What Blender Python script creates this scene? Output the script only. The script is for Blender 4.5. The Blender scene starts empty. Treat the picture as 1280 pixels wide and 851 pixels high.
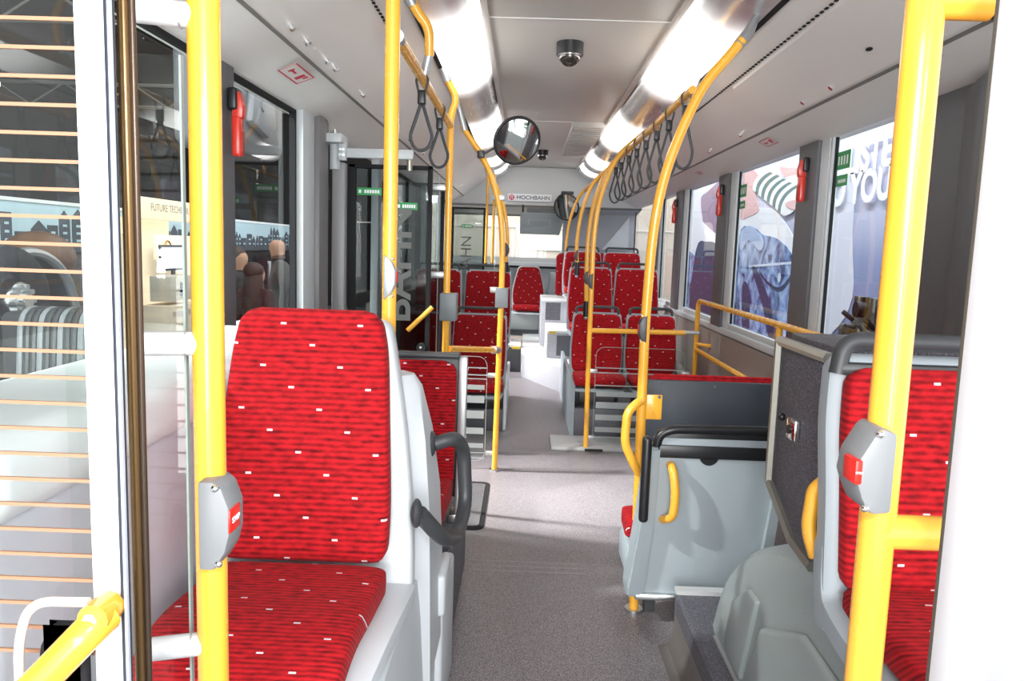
import bpy, bmesh, math, random
from mathutils import Vector, Matrix
random.seed(7)
PI = math.pi
C = bpy.context.scene.collection
SC = bpy.context.scene

# ------------------------------------------------------------------ camera
def setup_camera():
    cd = bpy.data.cameras.new('camera'); co = bpy.data.objects.new('camera', cd); C.objects.link(co)
    f = 955.0
    cd.sensor_fit = 'HORIZONTAL'; cd.sensor_width = 36; cd.lens = 36 * f / 1280
    cd.clip_start = .02; cd.clip_end = 200
    y = Vector((15, -115, f)).normalized()
    z = -Vector((-260, 7894, f)).normalized(); z = (z - y * z.dot(y)).normalized()
    x = y.cross(z)
    W = Matrix((x, y, z))                       # world axes in camera coords (x right, y down, z forward)
    right = Vector((W[0][0], W[1][0], W[2][0])); down = Vector((W[0][1], W[1][1], W[2][1])); fwd = Vector((W[0][2], W[1][2], W[2][2]))
    R = Matrix((right, -down, -fwd)).transposed()
    co.matrix_world = Matrix.Translation((0, 0, 1.4)) @ R.to_4x4()
    SC.camera = co
setup_camera()

# ------------------------------------------------------------------ world, lights, exposure
SC.view_settings.view_transform = 'Standard'; SC.view_settings.look = 'None'
SC.view_settings.gamma = 1; SC.view_settings.use_curve_mapping = False
SC.view_settings.exposure = 1.22
w = bpy.data.worlds.new('hall_air'); SC.world = w; w.use_nodes = True
w.node_tree.nodes['Background'].inputs[0].default_value = (.95, .97, 1, 1)
w.node_tree.nodes['Background'].inputs[1].default_value = 1.0

def area(name, loc, target, size, power, col=(1, 1, 1), sy=None, spread=None):
    l = bpy.data.lights.new(name, 'AREA'); l.energy = power; l.color = col; l.size = size
    if sy: l.shape = 'RECTANGLE'; l.size_y = sy
    if spread: l.spread = spread
    o = bpy.data.objects.new(name, l); C.objects.link(o); o.location = loc
    o.rotation_euler = (Vector(target) - Vector(loc)).to_track_quat('-Z', 'Y').to_euler()
    return o
area('camera_flash', (.09, -.06, 1.63), (.12, 3, 1.1), .07, 4.6)
area('hall_floodlight_left', (-1.2, -2.8, 2.1), (0.2, 3.2, 1.0), .22, 22)
area('hall_floodlight_right', (1.4, -2.6, 2.2), (.5, 3.0, 1.0), .22, 7)
area('front_fill_light', (0.1, -3.0, 1.3), (.2, 4, 1.7), 1.8, 80)  # unseen broad light added behind the camera as fill
area('hall_spot_side', (-3.6, 1.0, 3.7), (.1, 3.5, 0), .16, 14, spread=.75)
area('hall_spot_middle_door', (-3.4, 4.55, 3.0), (.25, 4.25, 0), .3, 10, spread=.5)
area('hall_light_door_rear', (-3.2, 8.4, 2.6), (.2, 8.2, .2), .7, 30, spread=1.2)
area('hall_light_poster', (1.62, 6.6, 4.2), (2.62, 6.6, 1.2), 7.0, 95, sy=.3)
area('hall_light_rear', (.3, 11.2, 3.6), (.3, 13, 1.5), 4, 80)
area('hall_light_left', (-3.2, 8.6, 4.4), (-4.8, 10, 1), 1.2, 28, (1, .93, .82))
area('hall_light_left_front', (-2.6, 1.2, 3.4), (-2.4, 3.2, .4), 1.0, 22, spread=1.6)

# ------------------------------------------------------------------ materials
MATS = {}
def P(name, col, rough=.5, metal=0, coat=0, emit=None, es=0, bump=None, spec=None):
    if name in MATS: return MATS[name]
    m = bpy.data.materials.new(name); m.use_nodes = True; nt = m.node_tree; b = nt.nodes['Principled BSDF']
    b.inputs['Base Color'].default_value = (*col, 1); b.inputs['Roughness'].default_value = rough; b.inputs['Metallic'].default_value = metal
    b.inputs['Coat Weight'].default_value = coat
    if spec is not None: b.inputs['Specular IOR Level'].default_value = spec
    if emit: b.inputs['Emission Color'].default_value = (*emit, 1); b.inputs['Emission Strength'].default_value = es
    n = nt.nodes.new('ShaderNodeTexNoise'); n.inputs['Scale'].default_value = bump[0] if bump else 35
    tc = nt.nodes.new('ShaderNodeTexCoord'); nt.links.new(tc.outputs['Object'], n.inputs['Vector'])
    r = nt.nodes.new('ShaderNodeMapRange'); r.inputs[3].default_value = max(.02, rough - .05); r.inputs[4].default_value = min(1, rough + .05)
    nt.links.new(n.outputs['Fac'], r.inputs[0]); nt.links.new(r.outputs[0], b.inputs['Roughness'])
    if bump:
        bp = nt.nodes.new('ShaderNodeBump'); bp.inputs['Strength'].default_value = bump[1]; bp.inputs['Distance'].default_value = .002
        nt.links.new(n.outputs['Fac'], bp.inputs['Height']); nt.links.new(bp.outputs[0], b.inputs['Normal'])
    MATS[name] = m; return m
def speckle(name, base, spots, scale=260, rough=.5):
    m = P(name, base, rough); nt = m.node_tree; b = nt.nodes['Principled BSDF']
    tc = nt.nodes.new('ShaderNodeTexCoord')
    cur = None
    rgb = nt.nodes.new('ShaderNodeRGB'); rgb.outputs[0].default_value = (*base, 1); cur = rgb.outputs[0]
    for k, (col, th) in enumerate(spots):
        v = nt.nodes.new('ShaderNodeTexNoise'); v.inputs['Scale'].default_value = scale * (1 + .23 * k); v.inputs['Detail'].default_value = 1
        mp = nt.nodes.new('ShaderNodeMapping'); mp.inputs['Location'].default_value = (k * 3.7, k * 1.9, k * 5.1)
        nt.links.new(tc.outputs['Object'], mp.inputs[0]); nt.links.new(mp.outputs[0], v.inputs['Vector'])
        r = nt.nodes.new('ShaderNodeMapRange'); r.inputs[1].default_value = th; r.inputs[2].default_value = th + .05
        nt.links.new(v.outputs['Fac'], r.inputs[0])
        mx = nt.nodes.new('ShaderNodeMix'); mx.data_type = 'RGBA'; nt.links.new(r.outputs[0], mx.inputs[0])
        nt.links.new(cur, mx.inputs[6]); mx.inputs[7].default_value = (*col, 1); cur = mx.outputs[2]
    nt.links.new(cur, b.inputs['Base Color'])
    return m
def fabric(name, ax, hi=(.50, .010, .016), lo=(.11, .003, .005)):
    """corduroy rows with broken dark dashes and small white woven flecks; ax = axis that runs across the rows"""
    m = P(name, hi, .9, spec=.2); nt = m.node_tree; b = nt.nodes['Principled BSDF']; L = nt.links.new
    b.inputs['Sheen Weight'].default_value = .08; b.inputs['Sheen Tint'].default_value = (1, .3, .3, 1)
    tc = nt.nodes.new('ShaderNodeTexCoord'); sp = nt.nodes.new('ShaderNodeSeparateXYZ'); L(tc.outputs['Object'], sp.inputs[0])
    def mt(op, a, bb=None):
        n = nt.nodes.new('ShaderNodeMath'); n.operation = op
        for i, v in enumerate((a, bb)):
            if v is None: continue
            if isinstance(v, (int, float)): n.inputs[i].default_value = v
            else: L(v, n.inputs[i])
        return n.outputs[0]
    X = sp.outputs[0]; V = sp.outputs[ax] if ax == 2 else mt('ADD', sp.outputs[1], sp.outputs[2])
    st = mt('SINE', mt('MULTIPLY', V, 2 * PI / .0125))
    nz = nt.nodes.new('ShaderNodeTexNoise'); nz.inputs['Scale'].default_value = 1; nz.inputs['Detail'].default_value = 2
    cb = nt.nodes.new('ShaderNodeCombineXYZ'); L(mt('MULTIPLY', X, 38), cb.inputs[0]); L(mt('MULTIPLY', V, 85), cb.inputs[1]); L(cb.outputs[0], nz.inputs['Vector'])
    fac = mt('ADD', mt('MULTIPLY', st, .30), mt('MULTIPLY', mt('SUBTRACT', nz.outputs['Fac'], .5), 1.8))
    fac = mt('ADD', fac, .62)
    r = nt.nodes.new('ShaderNodeMix'); r.data_type = 'RGBA'; r.inputs[6].default_value = (*lo, 1); r.inputs[7].default_value = (*hi, 1)
    cl = nt.nodes.new('ShaderNodeClamp'); L(fac, cl.inputs[0]); L(cl.outputs[0], r.inputs[0])
    row = mt('MULTIPLY', V, 1 / .046); rf = mt('FLOOR', row)
    u = mt('ADD', mt('MULTIPLY', X, 1 / .17), mt('MULTIPLY', rf, .38)); uf = mt('FRACT', u); vf = mt('FRACT', row)
    d1 = mt('LESS_THAN', mt('ABSOLUTE', mt('SUBTRACT', uf, .5)), .036); d2 = mt('LESS_THAN', mt('ABSOLUTE', mt('SUBTRACT', vf, .5)), .05)
    fl = mt('MULTIPLY', d1, d2)
    mx = nt.nodes.new('ShaderNodeMix'); mx.data_type = 'RGBA'; L(fl, mx.inputs[0]); L(r.outputs[2], mx.inputs[6]); mx.inputs[7].default_value = (.75, .68, .72, 1)
    L(mx.outputs[2], b.inputs['Base Color'])
    bp = nt.nodes.new('ShaderNodeBump'); bp.inputs['Strength'].default_value = .35; bp.inputs['Distance'].default_value = .002
    L(fac, bp.inputs['Height']); L(bp.outputs[0], b.inputs['Normal'])
    return m
def glass(name, tint=(.95, .98, .97), refl=1.0):
    m = bpy.data.materials.new(name); m.use_nodes = True; nt = m.node_tree; nt.nodes.clear(); L = nt.links.new
    o = nt.nodes.new('ShaderNodeOutputMaterial'); t = nt.nodes.new('ShaderNodeBsdfTransparent'); g = nt.nodes.new('ShaderNodeBsdfGlossy')
    t.inputs[0].default_value = (*tint, 1); g.inputs['Roughness'].default_value = .02
    fr = nt.nodes.new('ShaderNodeFresnel'); fr.inputs[0].default_value = 1.45
    mu = nt.nodes.new('ShaderNodeMath'); mu.operation = 'MULTIPLY'; mu.inputs[1].default_value = refl; mu.use_clamp = True; ge_ = nt.nodes.new('ShaderNodeNewGeometry'); inv = nt.nodes.new('ShaderNodeMath'); inv.operation = 'SUBTRACT'; inv.inputs[0].default_value = 1; L(ge_.outputs['Backfacing'], inv.inputs[1])
    m2 = nt.nodes.new('ShaderNodeMath'); m2.operation = 'MULTIPLY'; L(fr.outputs[0], m2.inputs[0]); L(inv.outputs[0], m2.inputs[1]); L(m2.outputs[0], mu.inputs[0])
    mx = nt.nodes.new('ShaderNodeMixShader'); L(mu.outputs[0], mx.inputs[0]); L(t.outputs[0], mx.inputs[1]); L(g.outputs[0], mx.inputs[2]); L(mx.outputs[0], o.inputs[0])
    return m

yellow = P('yellow_powder_coat', (.90, .44, .045), .26, coat=.3)
white = P('white_moulded_plastic', (.80, .82, .84), .38)
ceil_m = P('warm_grey_ceiling_laminate', (.60, .585, .55), .42)
cove_m = P('pale_grey_cove_panel', (.80, .785, .755), .35)
shell_m = P('pale_blue_grey_seat_shell', (.36, .41, .44), .42, bump=(420, .12))
shell_w = P('off_white_seat_shell', (.66, .70, .73), .40, bump=(420, .12))
black = P('black_plastic', (.012, .012, .014), .35)
rubber = P('black_rubber', (.014, .014, .016), .75, spec=.25)
charcoal = P('charcoal_plastic', (.045, .048, .052), .42)
grey_d = P('dark_grey_pillar_trim', (.115, .118, .13), .5)
grey_m = P('mid_grey_plastic', (.21, .22, .23), .45)
grey_l = P('light_grey_frame_paint', (.52, .55, .57), .45)
alu = P('brushed_aluminium', (.62, .63, .63), .32, 1)
silver = P('satin_grey_casting', (.50, .51, .52), .38, .7)
chrome = P('chrome', (.85, .85, .86), .12, 1)
mirror_m = P('mirror_silvering', (.9, .9, .9), .02, 1)
red_b = P('red_button', (.75, .02, .012), .35)
red_h = P('red_hammer_plastic', (.62, .035, .02), .3, coat=.3)
navy = P('navy_grey_laminate', (.042, .052, .068), .5, bump=(600, .2))
brown = P('bronze_anodised_column', (.19, .115, .05), .3, .8)
wallm = P('warm_grey_side_lining', (.25, .225, .205), .42)
floor_m = speckle('speckled_grey_vinyl_floor', (.185, .165, .172), [((.31, .28, .29), .53), ((.075, .066, .075), .55), ((.46, .43, .46), .60)], 230, .42)
spk_d = speckle('speckled_dark_grey_lining', (.085, .082, .094), [((.19, .185, .22), .54), ((.035, .033, .045), .56)], 300, .5)
spk_l = speckle('speckled_light_grey_step', (.42, .42, .46), [((.6, .6, .64), .55), ((.27, .27, .31), .62)], 300, .5)
fab_b = fabric('red_corduroy_backrest', 2); fab_c = fabric('red_corduroy_cushion', 1)
fabd_b = fabric('shaded_red_corduroy_backrest', 2, (.36, .008, .012), (.12, .003, .005));  # same red corduroy darkened: shade over the rear rows put into its colour
glass_m = glass('clear_window_glass'); glass_t = glass('clear_screen_glass', (.96, .985, .975), .8)
glass_d = glass('tinted_door_glass', (.62, .66, .66), 1.3)
seam_m = P('panel_joint_shadow_gap', (.20, .195, .185), .6)
green = P('green_sticker', (.03, .30, .09), .5); wht = P('white_print', (.85, .86, .88), .5); redp = P('red_print', (.6, .02, .05), .5)
print_bk = P('dark_print', (.03, .04, .06), .6)
yel_tape = P('yellow_step_edge', (.75, .55, .05), .5)

# ------------------------------------------------------------------ geometry helpers
class G:
    def __init__(s): s.bm = bmesh.new()
    def box(s, a, b, bev=0, seg=2):
        a, b = Vector(a), Vector(b); c = (a + b) / 2; d = b - a
        t = bmesh.new(); bmesh.ops.create_cube(t, size=1)
        for v in t.verts: v.co = Vector((v.co.x * d.x, v.co.y * d.y, v.co.z * d.z)) + c
        if bev: bmesh.ops.bevel(t, geom=list(t.edges), offset=bev, segments=seg, profile=.5, affect='EDGES', clamp_overlap=True)
        s.add(t); return s
    def add(s, t):
        me = bpy.data.meshes.new('t'); t.to_mesh(me); t.free(); s.bm.from_mesh(me); bpy.data.meshes.remove(me)
    def prism(s, poly, axis, a, b, bev=0, seg=2):
        """poly: 2D points in the two other axes (cyclic order x,y,z minus axis); extruded on axis from a to b"""
        t = bmesh.new(); ax = 'xyz'.index(axis); oth = [i for i in range(3) if i != ax]
        def mk(p, d):
            c = [0, 0, 0]; c[oth[0]] = p[0]; c[oth[1]] = p[1]; c[ax] = d; return t.verts.new(c)
        A = [mk(p, a) for p in poly]; B = [mk(p, b) for p in poly]; n = len(poly)
        t.faces.new(A); t.faces.new(B[::-1])
        for i in range(n): t.faces.new((A[i], B[i], B[(i + 1) % n], A[(i + 1) % n]))
        bmesh.ops.recalc_face_normals(t, faces=list(t.faces))
        if bev: bmesh.ops.bevel(t, geom=list(t.edges), offset=bev, segments=seg, profile=.5, affect='EDGES', clamp_overlap=True)
        s.add(t); return s
    def tube(s, pts, r, seg=12, fil=0, closed=False, caps=True):
        pts = [Vector(p) for p in pts]
        if fil: pts = fillet(pts, fil, closed=closed)
        n = len(pts); rings = []; up = None
        rr = r if hasattr(r, '__len__') else [r] * n
        for i, p in enumerate(pts):
            if closed: t = pts[(i + 1) % n] - pts[i - 1]
            else: t = (pts[min(i + 1, n - 1)] - pts[max(i - 1, 0)])
            t.normalize()
            if up is None:
                up = Vector((0, 0, 1)) if abs(t.z) < .9 else Vector((1, 0, 0))
            sd = t.cross(up).normalized(); up = sd.cross(t).normalized()
            rings.append([s.bm.verts.new(p + (sd * math.cos(2 * PI * k / seg) + up * math.sin(2 * PI * k / seg)) * rr[min(i, len(rr) - 1)]) for k in range(seg)])
        for i in range(n if closed else n - 1):
            A, B = rings[i], rings[(i + 1) % n]
            for k in range(seg): s.bm.faces.new((A[k], A[(k + 1) % seg], B[(k + 1) % seg], B[k]))
        if not closed and caps: s.bm.faces.new(rings[0][::-1]); s.bm.faces.new(rings[-1])
        return s
    def cyl(s, a, b, r, seg=16, r2=None): return s.tube([a, b], [r, r if r2 is None else r2], seg)
    def ball(s, c, r, sc=(1, 1, 1), u=14, v=9):
        t = bmesh.new(); bmesh.ops.create_uvsphere(t, u_segments=u, v_segments=v, radius=r)
        for q in t.verts: q.co = Vector((q.co.x * sc[0], q.co.y * sc[1], q.co.z * sc[2])) + Vector(c)
        s.add(t); return s
    def loft(s, secs, cap=True):
        R = [[s.bm.verts.new(p) for p in sec] for sec in secs]; n = len(R[0])
        for A, B in zip(R, R[1:]):
            for k in range(n): s.bm.faces.new((A[k], A[(k + 1) % n], B[(k + 1) % n], B[k]))
        if cap: s.bm.faces.new(R[0][::-1]); s.bm.faces.new(R[-1])
        return s
    def pad(s, path, t, xc=0, front=-1, r=.03, dish=.0, n=28, pw=.32, steps=10):
        """upholstered slab: path = (y, z, halfwidth) samples; thickness t towards front (sign on the path normal)"""
        P3 = [Vector(p) for p in path]; Q = []
        for i in range(len(P3) - 1):
            p0, p1, p2, p3 = P3[max(i - 1, 0)], P3[i], P3[i + 1], P3[min(i + 2, len(P3) - 1)]
            for k in range(steps):
                u = k / steps
                Q.append(.5 * ((2 * p1) + (p2 - p0) * u + (2 * p0 - 5 * p1 + 4 * p2 - p3) * u * u + (3 * p1 - p0 - 3 * p2 + p3) * u ** 3))
        Q.append(P3[-1])
        ln = [0]
        for a, b in zip(Q, Q[1:]): ln.append(ln[-1] + math.hypot(b[0] - a[0], b[1] - a[1]))
        T = ln[-1]; secs = []
        for i, q in enumerate(Q):
            a, b = Q[max(i - 1, 0)], Q[min(i + 1, len(Q) - 1)]
            ty, tz = b[0] - a[0], b[1] - a[1]; l = math.hypot(ty, tz) or 1; ny, nz = -tz / l * -front, ty / l * -front
            e = min(ln[i], T - ln[i]); k = 1 if e >= r else math.sqrt(max(0, 1 - (1 - e / r) ** 2))
            k = max(k, .02); hw = q[2] - r * (1 - k); tt = t * (.25 + .75 * k); sec = []
            for j in range(n):
                th = 2 * PI * j / n; cs, sn = math.cos(th), math.sin(th)
                x = hw * math.copysign(abs(cs) ** pw, cs); d = tt / 2 * math.copysign(abs(sn) ** pw, sn)
                if d > 0: d *= 1 + dish * ((x / q[2]) ** 2 - .6)
                d += t / 2 * 0
                sec.append((xc + x, q[0] + ny * d, q[1] + nz * d))
            secs.append(sec)
        return s.loft(secs)
    def obj(s, name, mat, parent=None, smooth=40, origin=None):
        me = bpy.data.meshes.new(name)
        bmesh.ops.recalc_face_normals(s.bm, faces=list(s.bm.faces))
        if parent is not None: off = wl(parent)
        elif origin is not None: off = Vector(origin)
        else:
            co = [v.co for v in s.bm.verts]
            mn = Vector([min(c[i] for c in co) for i in range(3)]); mx = Vector([max(c[i] for c in co) for i in range(3)])
            off = Vector(((mn.x + mx.x) / 2, (mn.y + mx.y) / 2, mn.z))
        for v in s.bm.verts: v.co -= off
        s.bm.to_mesh(me); s.bm.free()
        o = bpy.data.objects.new(name, me); C.objects.link(o)
        if mat is not None: me.materials.append(mat)
        if smooth:
            for p in me.polygons: p.use_smooth = True
            try: me.set_sharp_from_angle(angle=math.radians(smooth))
            except Exception: pass
        if parent is not None: o.parent = parent
        else: o.location = off
        return o
def wl(o):
    v = Vector((0, 0, 0))
    while o is not None: v += o.location; o = o.parent
    return v
def fillet(pts, r, k=7, closed=False):
    out = []; n = len(pts)
    for i, p in enumerate(pts):
        if not closed and i in (0, n - 1): out.append(p); continue
        a, b = pts[i - 1], pts[(i + 1) % n]; u = (a - p); v = (b - p); d = min(r, u.length * .48, v.length * .48)
        A = p + u.normalized() * d; B = p + v.normalized() * d
        for j in range(k + 1):
            t = j / k; out.append(A * (1 - t) ** 2 + p * 2 * t * (1 - t) + B * t * t)
    return out
def rrect(x0, y0, x1, y1, r, k=5):
    o = []
    for cx, cy, a in ((x1 - r, y1 - r, 0), (x0 + r, y1 - r, 90), (x0 + r, y0 + r, 180), (x1 - r, y0 + r, 270)):
        for j in range(k + 1):
            t = math.radians(a + 90 * j / k); o.append((cx + r * math.cos(t), cy + r * math.sin(t)))
    return o
def tag(o, label=None, cat=None, group=None, kind=None):
    if label: o['label'] = label
    if cat: o['category'] = cat
    if group: o['group'] = group
    if kind: o['kind'] = kind
    return o
def root(name, label, cat, loc, group=None):
    o = bpy.data.objects.new(name, None); C.objects.link(o); o.location = loc; o.empty_display_size = .1
    return tag(o, label, cat, group)
def st(o): o['kind'] = 'structure'; return o
def copy_tree(o, parent=None):
    c = o.copy(); C.objects.link(c)
    if parent: c.parent = parent
    for ch in [x for x in bpy.data.objects if x.parent == o]: copy_tree(ch, c)
    return c
def text(s, name, size, loc, rot, mat, parent=None, ext=.0006, align='CENTER', bold=0, sx=1):
    cu = bpy.data.curves.new(name, 'FONT'); cu.body = s; cu.size = size; cu.extrude = ext; cu.align_x = align; cu.align_y = 'CENTER'; cu.offset = bold
    cu.materials.append(mat); o = bpy.data.objects.new(name, cu); C.objects.link(o)
    o.rotation_euler = rot; o.scale = (sx, 1, 1)
    me = bpy.data.meshes.new_from_object(o); bpy.data.objects.remove(o); bpy.data.curves.remove(cu)
    o = bpy.data.objects.new(name, me); C.objects.link(o); o.rotation_euler = rot; o.scale = (sx, 1, 1)
    if parent is not None: o.parent = parent; o.location = Vector(loc) - wl(parent)
    else: o.location = loc
    return o
RF = (PI / 2, 0, 0)              # text reads facing -Y (to the camera)
RR = (PI / 2, 0, -PI / 2)        # text on a right-hand surface, facing -X
RL = (PI / 2, 0, PI / 2)         # text on a left-hand surface, facing +X
XC = .21                         # centre line of the bus

# ------------------------------------------------------------------ structure: floor
fl = st(G().box((-1.0, -.6, -.06), (1.46, 11, 0)).obj('floor', floor_m))
g = G(); g.prism([(-.255, 3.66), (-.157, 3.66), (-.168, 4.42), (-.255, 4.42)], 'z', .0, .004)
hatch = root('floor_hatch', 'black framed floor hatch in aisle beside left double seat', 'hatch', (-.2, 4, 0))
g = G(); o_ = rrect(-.40, 3.66, -.155, 4.44, .05); g.prism(o_, 'z', 0, .006); g.obj('frame', rubber, hatch)
G().prism(rrect(-.385, 3.70, -.18, 4.40, .03), 'z', .0061, .009).obj('cover_plate', P('hatch_grey', (.25, .25, .26), .2, .6), hatch)
for k in range(3):     # ribbed joint lines across the aisle floor
    tr = st(G().box((-.2, 3.19 + k * .05, 0), (.32, 3.20 + k * .05, .002)).obj('floor_joint', P('floor_weld', (.27, .25, .26), .5), fl, 0))
pl = st(G().box((.24, 5.25, 0), (1.36, 5.62, .02), .004).obj('trim_1', P('plinth_grey', (.5, .5, .5), .5)))
G().box((.475, 5.235, .004), (.60, 5.26, .018)).obj('socket', black, pl)
# platform edge and channel beside the right wheel arch
pp = st(G().prism([(.595, 0), (.585, .03), (.585, .185), (.595, .195), (1.4, .195), (1.4, 0)], 'y', .3, 2.62).obj('trim_2', spk_d))
G().prism([(.53, .0), (.56, .012), (.578, .05), (.584, .12), (.586, .12), (.586, 0)], 'y', .3, 2.60).obj('worn_kick_strip', P('worn_kick_strip', (.13, .115, .105), .3), pp)
G().box((.585, 2.60, .195), (.99, 2.64, .21)).obj('platform_end_trim', P('plinth_grey', (.5, .5, .5), .5), pp)
# ------------------------------------------------------------------ structure: ceiling
HZ = 2.41
ce = st(G().box((XC - .45, -.6, HZ), (XC + .45, 9.75, HZ + .06)).obj('ceiling', ceil_m))
ys = [-.6, 3.48, 6.17, 9.6]
for a, b in zip(ys, ys[1:]):
    G().box((XC - .425, a + .006, HZ - .012), (XC + .425, b - .006, HZ), .003).obj('panel', ceil_m, ce)
for y in ys[1:3]:
    G().box((XC - .42, y - .006, HZ - .015), (XC + .42, y + .006, HZ), .001).obj('joint_strip', P('pale_joint_strip', (.75, .74, .72), .4), ce)
# lamp channels: a glossy curved trough with lit and unlit lengths
def lamp_mat():
    m = P('brushed_white_lamp_channel', (.74, .73, .74), .22, .55); nt = m.node_tree; b = nt.nodes['Principled BSDF']; L = nt.links.new
    tc = nt.nodes.new('ShaderNodeTexCoord'); sp = nt.nodes.new('ShaderNodeSeparateXYZ'); L(tc.outputs['Object'], sp.inputs[0])
    wv = nt.nodes.new('ShaderNodeTexNoise'); wv.inputs['Scale'].default_value = 1
    mp = nt.nodes.new('ShaderNodeMapping'); mp.inputs['Scale'].default_value = (220, 3, 220); L(tc.outputs['Object'], mp.inputs[0]); L(mp.outputs[0], wv.inputs['Vector'])
    r = nt.nodes.new('ShaderNodeMapRange'); r.inputs[3].default_value = .14; r.inputs[4].default_value = .34; L(wv.outputs['Fac'], r.inputs[0]); L(r.outputs[0], b.inputs['Roughness'])
    return m
lamp_un = lamp_mat()
def diffuser_mat():
    m = P('lit_lamp_diffuser', (.72, .71, .72), .24, .5); nt = m.node_tree; b = nt.nodes['Principled BSDF']; L = nt.links.new
    tc = nt.nodes.new('ShaderNodeTexCoord'); sp = nt.nodes.new('ShaderNodeSeparateXYZ'); L(tc.outputs['Generated'], sp.inputs[0])
    def mt(op, a, bb=None):
        n = nt.nodes.new('ShaderNodeMath'); n.operation = op
        for i, v in enumerate((a, bb)):
            if v is None: continue
            if isinstance(v, (int, float)): n.inputs[i].default_value = v
            else: L(v, n.inputs[i])
        return n.outputs[0]
    d = mt('ABSOLUTE', mt('SUBTRACT', sp.outputs[1], .5))
    r = nt.nodes.new('ShaderNodeMapRange'); r.interpolation_type = 'SMOOTHSTEP'; r.inputs[1].default_value = .5; r.inputs[2].default_value = .08; r.inputs[3].default_value = .0; r.inputs[4].default_value = 1.0
    L(d, r.inputs[0]); L(mt('MULTIPLY', mt('POWER', r.outputs[0], 1.8), 3.1), b.inputs['Emission Strength']); b.inputs['Emission Color'].default_value = (1, .985, .97, 1)
    return m
lamp_lit = diffuser_mat()
def chan(s, y0, y1, off=0):
    prof = [(.425, 2.41), (.455, 2.355), (.50, 2.315), (.56, 2.285), (.64, 2.27)]
    t = .012
    poly = [(XC + s * x, z - off) for x, z in prof] + [(XC + s * x, z + t + .02) for x, z in prof[::-1]]
    return G().prism(poly, 'y', y0, y1)
lit = [(2.85, 4.85), (5.35, 7.25), (7.6, 8.75), (8.85, 9.55)]
for s, nm in ((1, 'right'), (-1, 'left')):
    r = root('ceiling_light_channel', 'long curved metal lamp channel along the %s side of the ceiling' % ('right, window' if s > 0 else 'left, door'), 'lamp', (XC + s * .54, 4.5, 2.27))
    prev = -.6
    for a, b in lit + [(9.6, 9.6)]:
        if a - prev > .02: chan(s, prev, a).obj('reflector', lamp_un, r)
        if b > a: chan(s, a, b, .0).obj('diffuser', lamp_lit, r)
        prev = b
    for y in (4.02, 6.6, 8.3): chan(s, y - .004, y + .004, .002).obj('joint', seam_m, r)
    a = XC + s * .425; G().box((min(a, a - s * .03), -.6, 2.385), (max(a, a - s * .03), 9.7, 2.412), .003).obj('edge_trim', P('edge_trim_grey', (.62, .60, .57), .4), r)
    G().prism([(XC + s * x, z) for x, z in ((.425, 2.41), (.45, 2.35), (.50, 2.305), (.57, 2.275), (.64, 2.265), (.66, 2.42))], 'y', 9.55, 9.66).obj('end_cap', white, r)
# spots in the unlit lengths
for s in (1, -1):
    G().cyl((XC + s * .52, 2.75, 2.300), (XC + s * .53, 2.75, 2.292), .03).obj('ceiling_spot_lens', P('pale_lens', (.8, .79, .76), .2))
    o = bpy.data.objects[-1] if False else None
for o in [x for x in bpy.data.objects if x.name.startswith('ceiling_spot_lens')]:
    tag(o, 'small round pale lens set in the %s lamp channel' % ('right' if o.location.x > XC else 'left'), 'lamp')

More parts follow.
